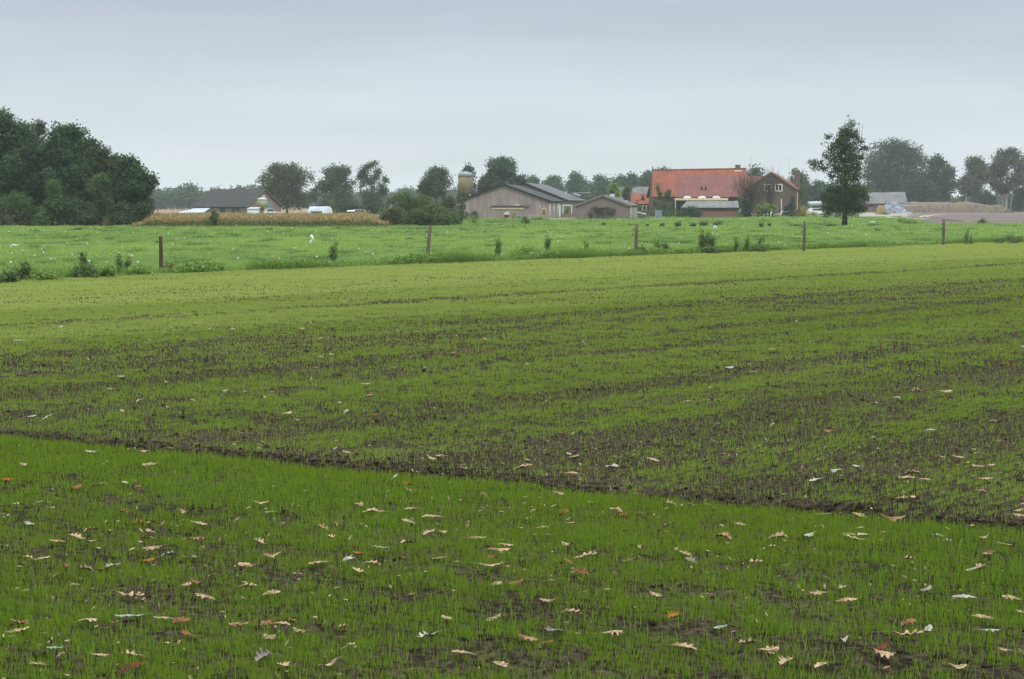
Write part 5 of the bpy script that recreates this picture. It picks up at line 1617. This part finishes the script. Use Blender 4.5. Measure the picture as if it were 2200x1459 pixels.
def rush(label, px, by, hpx, wpx, n=140):
    gx_, gy_ = G(px, by)
    sc = gy_ / F; h = hpx * sc; R = wpx / 2 * sc
    a = rng.random(n) * 2 * math.pi; q = rng.random(n) ** .5
    x = R * .5 * q * np.cos(a); y = R * .5 * q * np.sin(a)
    hh = h * rng.uniform(.5, 1.05, n) * (1 - .35 * q)
    V = np.empty((n, 3, 3)); w = .05
    b = rng.random(n) * math.pi
    V[:, 0] = np.stack([x - np.cos(b) * w / 2, y - np.sin(b) * w / 2, np.zeros(n)], 1); V[:, 1] = np.stack([x + np.cos(b) * w / 2, y + np.sin(b) * w / 2, np.zeros(n)], 1)
    V[:, 2] = np.stack([R * q * np.cos(a), R * q * np.sin(a), hh], 1)
    tag(link('rush_tuft', np_mesh('rush_tuft', V.reshape(-1, 3), np.arange(n * 3).reshape(-1, 3)), M['rush'], None, (gx_, gy_, 0)), label, 'rush tuft', 'rush tufts in the pasture')


for px, by, h, w, lb in [(1511, 485, 19, 30, 'largest dark rush tuft before the red brick shed'), (1541, 485, 17, 30, 'rush tuft right behind the double hanging white strip'), (1456, 487, 18, 20, 'dark rush tuft below the rounded hedge'), (1489, 487, 14, 22, 'brownish rush tuft between two dark ones'),
                         (1391, 486, 8, 9, 'tiny rush tuft right of the small barn'), (1422, 487, 11, 16, 'small rush tuft below the grey panel'), (1297, 484, 9, 10, 'small rush tuft before the dead creeper'), (1636, 488, 15, 12, 'upright rush tuft below the umbrella trees'),
                         (1653, 486, 10, 10, 'small rush tuft below the white loungers'), (1708, 486, 8, 40, 'low wide rush patch left of the lone oak'), (1785, 487, 12, 34, 'low rush patch at the foot of the lone oak'), (1875, 486, 10, 40, 'low rush patch right of the oak trunk'),
                         (660, 510, 5, 20, 'flat dark tuft in the pasture above the white strip'), (725, 491, 6, 30, 'flat dark tuft before the greenhouse end'), (580, 494, 6, 24, 'flat dark tuft before the maize middle'), (235, 516, 8, 30, 'flat dark tuft before the wood'),
                         (70, 497, 8, 40, 'flat dark tuft near the frame edge before the wood'), (168, 494, 7, 22, 'flat dark tuft below the wood shrubs'), (880, 514, 6, 24, 'flat dark tuft left of the grey leaning post'), (1885, 497, 7, 20, 'bright low tuft in the pasture right of the oak')]:
    rush(lb, px, by, h, w)

# dandelions
M['clock'] = mat_surf('dandelion_clock', (0.62, 0.66, 0.6), (0.78, 0.8, 0.76), 9, rough=.9)
M['dandelion'] = mat_surf('dandelion_petal', (0.6, 0.42, 0.03), (0.75, 0.55, 0.05), 9, rough=.8)


def flower_mesh(name, r, flat):
    m = MB(); m.blob((0, 0, .14), (r, r, r * flat), 8, 6); nf = len(m.f); m.tube([(0, 0, -.02), (.01, 0, .14)], .004, 4)
    me = m.mesh(name)
    for p_ in me.polygons[nf:]:
        p_.material_index = 1
    return me


mw, my_ = flower_mesh('dandelion_clock', .026, .9), flower_mesh('dandelion_flower', .03, .45)
mw.materials.append(M['clock']); my_.materials.append(M['dandelion'])
for q_ in (mw, my_):
    q_.materials.append(M['verge'])
nw = ny_ = 0
while nw < 120 or ny_ < 40:
    white = nw < 120 and (rng.random() < .76 or ny_ >= 40)
    px = rng.uniform(5, 2195); py = 489 + 95 * rng.random() ** 1.25
    gx_, gy_ = G(px, py)
    if edge_wob(np.array([gx_]), np.array([gy_]))[0] > -.5 or gy_ > 170:
        continue
    if fbm(np.array([gx_ * .12]), np.array([gy_ * .12]), 3, 131)[0] < (.44 if white else .5):
        continue
    sc = rng.uniform(.75, 1.3) * (1 + gy_ / 300)
    if white:
        o = tag(link('dandelion_clock', mw, None, None, (gx_, gy_, 0)), 'small white dandelion seed head standing in the green pasture', 'flower', 'white dandelion clocks in the pasture'); nw += 1
    else:
        o = tag(link('dandelion_flower', my_, None, None, (gx_, gy_, 0)), 'small yellow dandelion flower standing in the green pasture', 'flower', 'yellow dandelions in the pasture'); ny_ += 1
    o.scale = (sc, sc, sc); o.rotation_euler = (0, 0, rng.random() * 6)

# ------------------------------------------------------------------ fallen oak leaves
def oak_leaf(k):
    r = random.Random(100 + k)
    half = [(0.0, .02), (.07, .07), (.15, .17 + r.uniform(-.03, .04)), (.21, .15), (.26, .11), (.36, .19), (.43, .33 + r.uniform(-.06, .05)), (.48, .29), (.53, .14), (.62, .19),
            (.69, .31 + r.uniform(-.06, .05)), (.74, .24), (.78, .11), (.85, .13), (.90, .17), (.94, .07), (1.0, .012)]
    if k % 3:                       # curled up: the lobes hardly stand out
        half = [(t, w * .55 + .45 * .26 * math.sin(math.pi * min(1, .06 + t * .95)) ** .7) for t, w in half]
    fold = r.uniform(-1.6, 2.2); bend = r.uniform(-1.3, 1.0); twist = r.uniform(-.6, .6); wave = r.uniform(.015, .04); ph = r.uniform(0, 6)
    V = []; Fc = []
    for t, w in half:
        for sd in (-1, -.5, 0, .5, 1):
            x = t - .5; y = sd * w * r.uniform(.85, 1.1)
            if abs(sd) == 1: x += .05 * (w > .12)
            z = fold * abs(y) ** 1.4 * .9 + bend * (x * x - .08) + twist * x * y + wave * math.sin(9 * t + ph) * (abs(sd) + .3) * (w > .05)
            V.append((x, y, z))
    n = len(half)
    for i in range(n - 1):
        for j in range(4):
            a = i * 5 + j
            Fc.append((a, a + 1, a + 6, a + 5))
    b = len(V)
    z0 = V[2][2]
    for i, (x, rr) in enumerate([(-.48, .012), (-.62, .009), (-.78, .008)]):
        for q in range(4):
            V.append((x, rr * math.cos(q * math.pi / 2), z0 - .02 * i + rr * math.sin(q * math.pi / 2)))
    for i in range(2):
        for q in range(4):
            a = b + i * 4 + q; c = b + i * 4 + (q + 1) % 4
            Fc.append((a, c, c + 4, a + 4))
    zm = min(v[2] for v in V)
    me = bpy.data.meshes.new('oak_leaf')
    me.from_pydata([(x, y, z - zm) for x, y, z in V], [], Fc)
    me.polygons.foreach_set('use_smooth', [True] * len(Fc))
    me.update()
    return me


LC = {'t': ('tan', (.22, .155, .09), (.43, .31, .19)), 'r': ('rust brown', (.14, .05, .022), (.25, .11, .055)), 'o': ('orange', (.2, .08, .014), (.31, .13, .026)),
      'p': ('pale silvery', (.27, .26, .2), (.43, .42, .34)), 'g': ('pale green', (.17, .24, .165), (.29, .35, .26)), 'd': ('dark red', (.06, .014, .008), (.15, .04, .018)), 'k': ('grey', (.15, .135, .12), (.24, .215, .19)),
      'm': ('tan and rust', (.14, .04, .018), (.29, .2, .12))}
LM = {}
for k, (nm, a, b) in LC.items():
    LM[k] = mat_surf('leaf_' + nm.replace(' ', '_'), tuple(v * .75 for v in a), b, 2.6, rough=.75, lo=.36, hi=.6, detail=3)
LEAFM = [oak_leaf(k) for k in range(26)]
LL = []


def rows(ox, oy, sc, txt):
    for it in txt.split():
        a = it.split(',')
        LL.append((ox + float(a[0]) / sc, oy + float(a[1]) / sc, float(a[2]) / sc, a[3]))


rows(0, 1100, 4, "1055,45,120,r 1220,105,160,o 1590,60,95,t 1715,140,190,t 255,145,95,g 785,210,100,t 670,268,160,t 495,315,165,t 800,300,140,t 1290,230,80,t 1265,290,140,t 1690,285,130,m 1310,385,200,t 1465,445,110,g 1640,425,120,k 215,445,160,t 360,450,100,t 570,525,80,r 515,590,150,t 730,550,180,t 660,660,60,t 1115,770,310,t 1755,780,230,t 1600,690,120,t 1680,660,100,r 2130,705,180,t 2150,550,130,m 2110,530,120,t 1265,455,60,o 910,500,60,o 970,505,70,g 165,1030,200,m 150,1075,170,t 170,980,180,t 450,935,110,o 760,1015,140,t 1110,955,300,g 1420,950,240,t 1560,990,90,r 1620,1105,130,r 2050,1020,180,m 475,1235,155,g 860,1292,190,t 1130,1272,260,t 315,1390,190,t 1160,1410,200,d 1915,1255,50,k 1415,690,50,p 830,730,50,t")
rows(1650, 1100, 4, "470,22,170,t 780,30,65,t 1075,110,260,m 345,250,90,p 90,285,190,t 60,355,150,t 690,235,150,t 820,232,130,p 745,285,270,t 1445,250,140,p 1855,285,110,t 1555,332,120,p 2050,332,90,t 1310,412,40,t 1885,405,95,m 1200,495,175,t 1835,540,130,t 1740,565,120,p 425,750,200,t 545,710,40,t 640,712,70,t 680,835,190,t 1350,735,110,k 1690,800,270,p 2090,795,190,t 1840,970,160,t 1205,1000,130,r 1905,1075,150,g 1195,1145,330,t 1370,1100,60,p 640,1195,70,p 960,1275,130,d 1010,1320,130,t 45,1270,100,t 2050,1270,110,t 155,1370,100,t 1625,1395,200,t 450,1415,100,t 2150,40,100,t 2160,110,100,t")
rows(900, 900, 4, "900,480,190,t 475,390,50,t 185,370,75,t 110,402,100,t 395,478,80,t 1310,345,80,t 1330,372,100,t 1310,515,130,t 1350,545,150,r 1660,452,100,p 2010,412,130,t 1780,292,55,p 950,210,55,p 1620,580,40,t 1775,578,50,p 50,670,110,o 1200,690,120,t 990,690,110,o 1610,705,50,o 1000,820,80,t 1175,805,70,t 1240,830,80,o 1695,838,80,t 1770,845,80,o 1910,845,90,r 2155,780,100,t 110,890,210,t 1065,968,130,t 845,975,80,t 1305,935,80,t 215,995,70,t 90,1035,80,t 480,1075,240,m 1120,1055,150,m 745,1130,160,t 700,1180,240,t 640,1245,80,r 185,1250,170,t 635,1330,270,t 1430,1225,250,t 1290,1290,70,r 1810,1280,110,t 1855,1150,70,t 1280,1140,70,t 1400,1385,80,r")
rows(0, 820, 4, "480,118,85,p 955,100,100,t 670,65,50,o 1435,32,50,t 1690,85,45,p 2105,128,40,p 1920,130,50,p 1435,255,70,t 1640,225,90,t 1065,295,70,t 1215,203,60,t 270,328,60,p 410,350,90,p 405,545,100,r 780,640,120,p 1240,670,70,t 1290,780,150,t 210,765,80,t 65,860,120,o 520,725,120,r 850,940,180,t 655,965,60,r 1185,935,70,o 1065,930,70,p 250,1005,75,o 465,1070,40,r 560,940,50,t 165,1120,80,p 345,1110,80,k 1865,655,50,t 1110,620,40,p")
rows(0, 480, 4, "1030,702,60,t 945,757,40,t 1540,822,85,t 1985,832,50,t 440,930,50,p 520,925,50,p 1810,938,75,p 1995,938,60,t 1880,1000,65,p 1475,918,50,p 915,937,40,p 540,1035,50,t 610,1145,50,t 575,1190,40,o 1910,1048,50,r 165,1040,190,k 1040,1358,70,p 1435,1390,45,t 1640,1225,35,p")
rows(550, 470, 4, "265,755,45,r 390,965,70,t 455,920,40,p 1150,952,45,p 1210,983,40,t 1385,1055,60,t 1975,1060,45,t 550,1055,45,t 520,1322,55,p 500,1418,60,t 645,1190,40,t 1430,1318,40,p 1185,1312,50,t 1730,1222,50,r 150,860,60,t 555,1218,60,t")
rows(1100, 460, 4, "500,820,40,r 1170,1055,60,t 600,1150,40,p 1865,1362,105,p 2070,1392,80,t 1985,883,60,t 720,1000,30,p 640,1075,30,p 1305,1030,30,p 1415,1085,30,p 140,1332,40,t 90,727,25,p 375,695,25,p")
rows(1650, 460, 4, "375,1115,65,p 260,950,40,p 1345,985,65,p 2010,1222,75,t 2060,1295,40,o 600,750,35,t 40,1195,80,t 2195,1163,60,p 1590,1432,60,t")
rows(500, 820, 4.4, "770,20,60,p 1265,72,110,t 110,140,50,p 285,200,55,t 1290,208,110,t 1000,238,60,p 400,368,105,t 515,355,90,t 145,368,35,p 615,415,85,t 1085,340,40,p 1360,350,65,r 780,455,60,t 1020,488,40,t 325,552,50,t 225,752,60,t 950,717,70,p 1085,752,90,t 1545,628,40,r 1915,607,65,t 1665,860,40,t 1545,952,70,p 1660,1010,140,r 1670,1075,180,t 1700,1132,120,o 1810,1090,120,o 1320,1030,60,o 275,1190,170,t 1195,1208,70,t 1330,1278,250,t 1700,1262,190,t 1650,1380,150,t 340,1270,70,p 125,1305,60,r 1570,510,30,r")
rows(500, 1130, 4.4, "540,30,140,t 835,90,150,t 945,175,95,t 1085,175,70,r 260,203,130,t 390,360,190,t 320,350,80,r 1195,305,150,o 1395,290,220,g 1580,330,90,o 1665,255,140,t 815,440,240,t 1315,420,200,t 1190,505,110,t 1100,393,70,p 370,690,120,t 530,915,190,o 460,1000,200,t 325,998,90,r 1030,1035,160,t 640,1072,140,t 360,1120,120,t 1840,1125,160,p 1090,1200,150,t 300,1335,110,k 480,1405,100,t 910,1392,170,t 1480,650,50,t 2030,925,100,t")
rows(950, 1220, 4.4, "700,190,100,r 1000,360,200,t 1235,480,240,t 485,515,95,t 55,525,80,t 820,765,190,m 1070,695,190,k 970,795,170,r 1610,715,240,t 200,920,270,t 545,1000,90,t 1600,965,60,p 1520,200,60,t 1315,115,110,r 1180,265,60,o 515,200,80,t 1615,350,55,t 2020,318,75,t 2165,505,90,o")
rows(1300, 1080, 3.85, "1115,220,90,t 980,345,130,t 645,478,80,t 1220,570,200,t 710,535,60,k 950,1095,115,g 655,1250,230,t 1185,1250,150,t 1350,1300,200,t 1240,955,40,g 570,975,120,o")
rows(1650, 820, 4, "1290,135,130,t 1530,132,130,t 925,222,75,p 1095,192,75,p 925,52,30,p 1935,375,90,p 1405,462,110,p 525,460,110,m 45,410,60,t 660,370,35,p 995,665,45,t 1485,700,65,t 1640,678,100,t 770,765,85,p 595,810,65,p 630,840,65,t 410,890,130,p 85,895,50,o 1245,825,170,t 1190,885,170,t 1360,895,140,t 1030,892,55,t 1920,768,65,t 1815,787,60,t 1880,890,160,t 1815,977,130,t 1475,948,40,o 1150,1047,60,t 1270,1052,110,t 1000,1058,70,r")
rows(1400, 780, 7.33, "560,690,160,t 1060,680,70,t 1740,930,75,t 1920,1045,110,t 1500,812,60,t 500,1060,50,r 690,1080,80,o 910,465,80,t")
keep = []
for l in sorted(LL, key=lambda a: -a[2] * (1 if a[1] > 900 else 1.6)):
    if all(abs(l[0] - o[0]) > 7 or abs(l[1] - o[1]) > 4 for o in keep):
        keep.append(l)
keep = keep[:298]
BAND = [(1330, 'along the bottom edge'), (1200, 'in the lower foreground grass'), (1060, 'in the upper foreground grass'), (900, 'around the dark furrow'), (0, 'far out on the sown field')]
THIRD = ['left', 'middle', 'right']
ORD = 'first second third fourth fifth sixth seventh eighth ninth tenth eleventh twelfth thirteenth fourteenth fifteenth sixteenth seventeenth eighteenth nineteenth twentieth'.split()
ORD += ['twenty-' + a for a in ORD[:9]] + ['thirtieth'] + ['thirty-' + a for a in ORD[:9]]
cells = {}
info = []
for px, py, ln, c in sorted(keep):
    band = next(t for y, t in BAND if py >= y)
    third = THIRD[min(2, int(px / 733.4))]
    k = (c, band, third); cells[k] = cells.get(k, 0) + 1
    info.append((px, py, ln, c, band, third, cells[k]))
for px, py, ln, c, band, third, num in info:
    tot = cells[(c, band, third)]
    gx_, gy_ = G(px, py, .05)
    typ = .165 * F / gy_
    if ln > typ * .85:
        L = ln * gy_ / F; yaw = rng.uniform(-.3, .3)
    else:
        L = rng.uniform(.6, 1.0) * .15
        L = max(L, ln * gy_ / F)
        yaw = math.acos(min(1, ln / (L * F / gy_))) * rng.choice([-1, 1]) * .8
    if rng.random() < .5:
        yaw += math.pi
    L = min(L * 1.02, .25)
    v = int(rng.integers(len(LEAFM)))
    me = LEAFM[v]
    z = float(field_z(np.array([gx_]), np.array([gy_]))[0])
    q = q_head(gx_, gy_)
    o = bpy.data.objects.new('oak_leaf', me)
    COL.objects.link(o)
    o.location = (gx_, gy_, z + (.03 + .012 * (gy_ > 14) if c != 'o' else .004))
    o.scale = (L * .86, L * rng.uniform(.5, .85), L * rng.uniform(.25, .72))
    o.rotation_euler = (rng.normal() * .12, rng.normal() * .1, yaw)
    if not len(me.materials):
        me.materials.append(LM['t'])
    o.material_slots[0].link = 'OBJECT'
    o.material_slots[0].material = LM[c]
    if tot == 1:
        lb = f'only {LC[c][0]} oak leaf {band}, {third} third of the field'
    else:
        lb = f'{ORD[num - 1]} {LC[c][0]} oak leaf from the left, {band}, {third} third'
    tag(o, lb, 'leaf', 'fallen oak leaves')

x1_, y1_ = wedge(2600, 7.5, 16); x2_, y2_ = wedge(1500, 16, 45)
x = np.concatenate([x1_, x2_]); y = np.concatenate([y1_, y2_])
k = (fbm(x * .5, y * .5, 3, 171) > .45) | (rng.random(len(x)) < .3)
x, y = x[k], y[k]; n = len(x)
V, Fc = cards(np.stack([x, y, field_z(x, y) + .02 + .02 * rng.random(n)], 1), rng.uniform(.012, .045, n) * (1 + y / 40), rng.uniform(.004, .014, n) * (1 + y / 40), .75)
M['litter'] = mat_leaf('litter', [(.12, .07, .035), (.28, .2, .11), (.4, .33, .2)], .1)
tag(link('leaf_litter', np_mesh('leaf_litter', V, Fc), M['litter']), label='small crumbs of leaf and straw strewn over the sown field', kind='stuff')

# ------------------------------------------------------------------ air, sky, sun, camera
hz = new_mat('haze_air')
vp = hz[1].nodes.new('ShaderNodeVolumePrincipled')
vp.inputs['Color'].default_value = (0.86, 0.93, 1.0, 1)
vp.inputs['Density'].default_value = 0.0002
vp.inputs['Anisotropy'].default_value = 0.2
hz[1].links.new(vp.outputs[0], hz[2].inputs['Volume'])
m = MB().box(-1500, 1500, -160, 2500, -1.0, 32.0)
o = m.build('haze', hz[0])
tag(o, 'thin grey blue autumn haze over the fields', kind='stuff')
o.display_type = 'WIRE'

world = bpy.data.worlds.new('World')
scene.world = world
world.use_nodes = True
nt = world.node_tree
for n_ in list(nt.nodes):
    nt.nodes.remove(n_)
out = nt.nodes.new('ShaderNodeOutputWorld')
SUN_EL, SUN_AZ = math.radians(46), math.radians(150)     # behind the camera, to its right
sky = nt.nodes.new('ShaderNodeTexSky')
sky.sky_type = 'NISHITA'; sky.sun_disc = False
sky.sun_elevation = SUN_EL; sky.sun_rotation = SUN_AZ
bg1 = nt.nodes.new('ShaderNodeBackground'); bg1.inputs[1].default_value = 0.08
nt.links.new(sky.outputs[0], bg1.inputs[0])
tc = nt.nodes.new('ShaderNodeTexCoord')
sp = nt.nodes.new('ShaderNodeSeparateXYZ'); nt.links.new(tc.outputs['Generated'], sp.inputs[0])
lay = ramp(nt, [(0.0, (.70, .765, .80)), (.03, (.675, .745, .785)), (.06, (.62, .69, .745)), (.10, (.52, .575, .655)), (.135, (.475, .52, .61)), (.2, (.55, .6, .68)), (.5, (1.6, 1.66, 1.75)), (1.0, (2.7, 2.76, 2.85))], sp.outputs[2])
mp = nt.nodes.new('ShaderNodeMapping'); mp.inputs['Scale'].default_value = (2.0, 2.0, 24.0)
nt.links.new(tc.outputs['Generated'], mp.inputs[0])
no = nt.nodes.new('ShaderNodeTexNoise'); no.inputs['Scale'].default_value = 1.2; no.inputs['Detail'].default_value = 4; no.inputs['Roughness'].default_value = .5
nt.links.new(mp.outputs[0], no.inputs['Vector'])
mr = nt.nodes.new('ShaderNodeMapRange'); mr.inputs[1].default_value = .3; mr.inputs[2].default_value = .7; mr.inputs[3].default_value = .94; mr.inputs[4].default_value = 1.06
nt.links.new(no.outputs[0], mr.inputs[0])
mp2 = nt.nodes.new('ShaderNodeMapping'); mp2.inputs['Scale'].default_value = (2.2, 2.2, 9.0); mp2.inputs['Location'].default_value = (3.1, 1.7, 0.4)
nt.links.new(tc.outputs['Generated'], mp2.inputs[0])
no2 = nt.nodes.new('ShaderNodeTexNoise'); no2.inputs['Scale'].default_value = 1.5; no2.inputs['Detail'].default_value = 5; no2.inputs['Distortion'].default_value = .4
nt.links.new(mp2.outputs[0], no2.inputs['Vector'])
mr2 = nt.nodes.new('ShaderNodeMapRange'); mr2.inputs[1].default_value = .3; mr2.inputs[2].default_value = .7; mr2.inputs[3].default_value = .94; mr2.inputs[4].default_value = 1.05
nt.links.new(no2.outputs[0], mr2.inputs[0])
mm = nt.nodes.new('ShaderNodeMath'); mm.operation = 'MULTIPLY'
nt.links.new(mr.outputs[0], mm.inputs[0]); nt.links.new(mr2.outputs[0], mm.inputs[1])
mul = nt.nodes.new('ShaderNodeVectorMath'); mul.operation = 'SCALE'
nt.links.new(lay, mul.inputs[0]); nt.links.new(mm.outputs[0], mul.inputs['Scale'])
bg2 = nt.nodes.new('ShaderNodeBackground'); bg2.inputs[1].default_value = 1.0
nt.links.new(mul.outputs[0], bg2.inputs[0])
mx = nt.nodes.new('ShaderNodeMixShader'); mx.inputs[0].default_value = .9
nt.links.new(bg1.outputs[0], mx.inputs[1]); nt.links.new(bg2.outputs[0], mx.inputs[2])
nt.links.new(mx.outputs[0], out.inputs[0])

sl = bpy.data.lights.new('sun', 'SUN')
sl.energy = 0.9; sl.angle = math.radians(18); sl.color = (1, .965, .91)
so = bpy.data.objects.new('sun', sl); COL.objects.link(so)
d = Vector((math.sin(SUN_AZ) * math.cos(SUN_EL), math.cos(SUN_AZ) * math.cos(SUN_EL), math.sin(SUN_EL)))
so.rotation_euler = d.to_track_quat('Z', 'Y').to_euler()
so.location = (0, -20, 40)

cam = bpy.data.cameras.new('camera')
cam.sensor_fit = 'HORIZONTAL'; cam.sensor_width = 36.0; cam.lens = F / 2200 * 36
cam.clip_start = 0.1; cam.clip_end = 6000
co = bpy.data.objects.new('camera', cam); COL.objects.link(co)
co.location = (0, 0, CAMZ); co.rotation_euler = (math.pi / 2 - TH, 0, 0)
scene.camera = co

vs = scene.view_settings
vs.view_transform = 'Standard'; vs.look = 'None'; vs.exposure = 0.1; vs.gamma = 1.0; vs.use_curve_mapping = False
cy = scene.cycles
cy.max_bounces = 6; cy.diffuse_bounces = 3; cy.glossy_bounces = 2; cy.transmission_bounces = 4; cy.transparent_max_bounces = 8; cy.volume_bounces = 1
cy.use_denoising = True
cy.denoiser = 'OPENIMAGEDENOISE'
cy.denoising_input_passes = 'RGB_ALBEDO_NORMAL'
cy.denoising_prefilter = 'ACCURATE'
cy.filter_width = 1.5
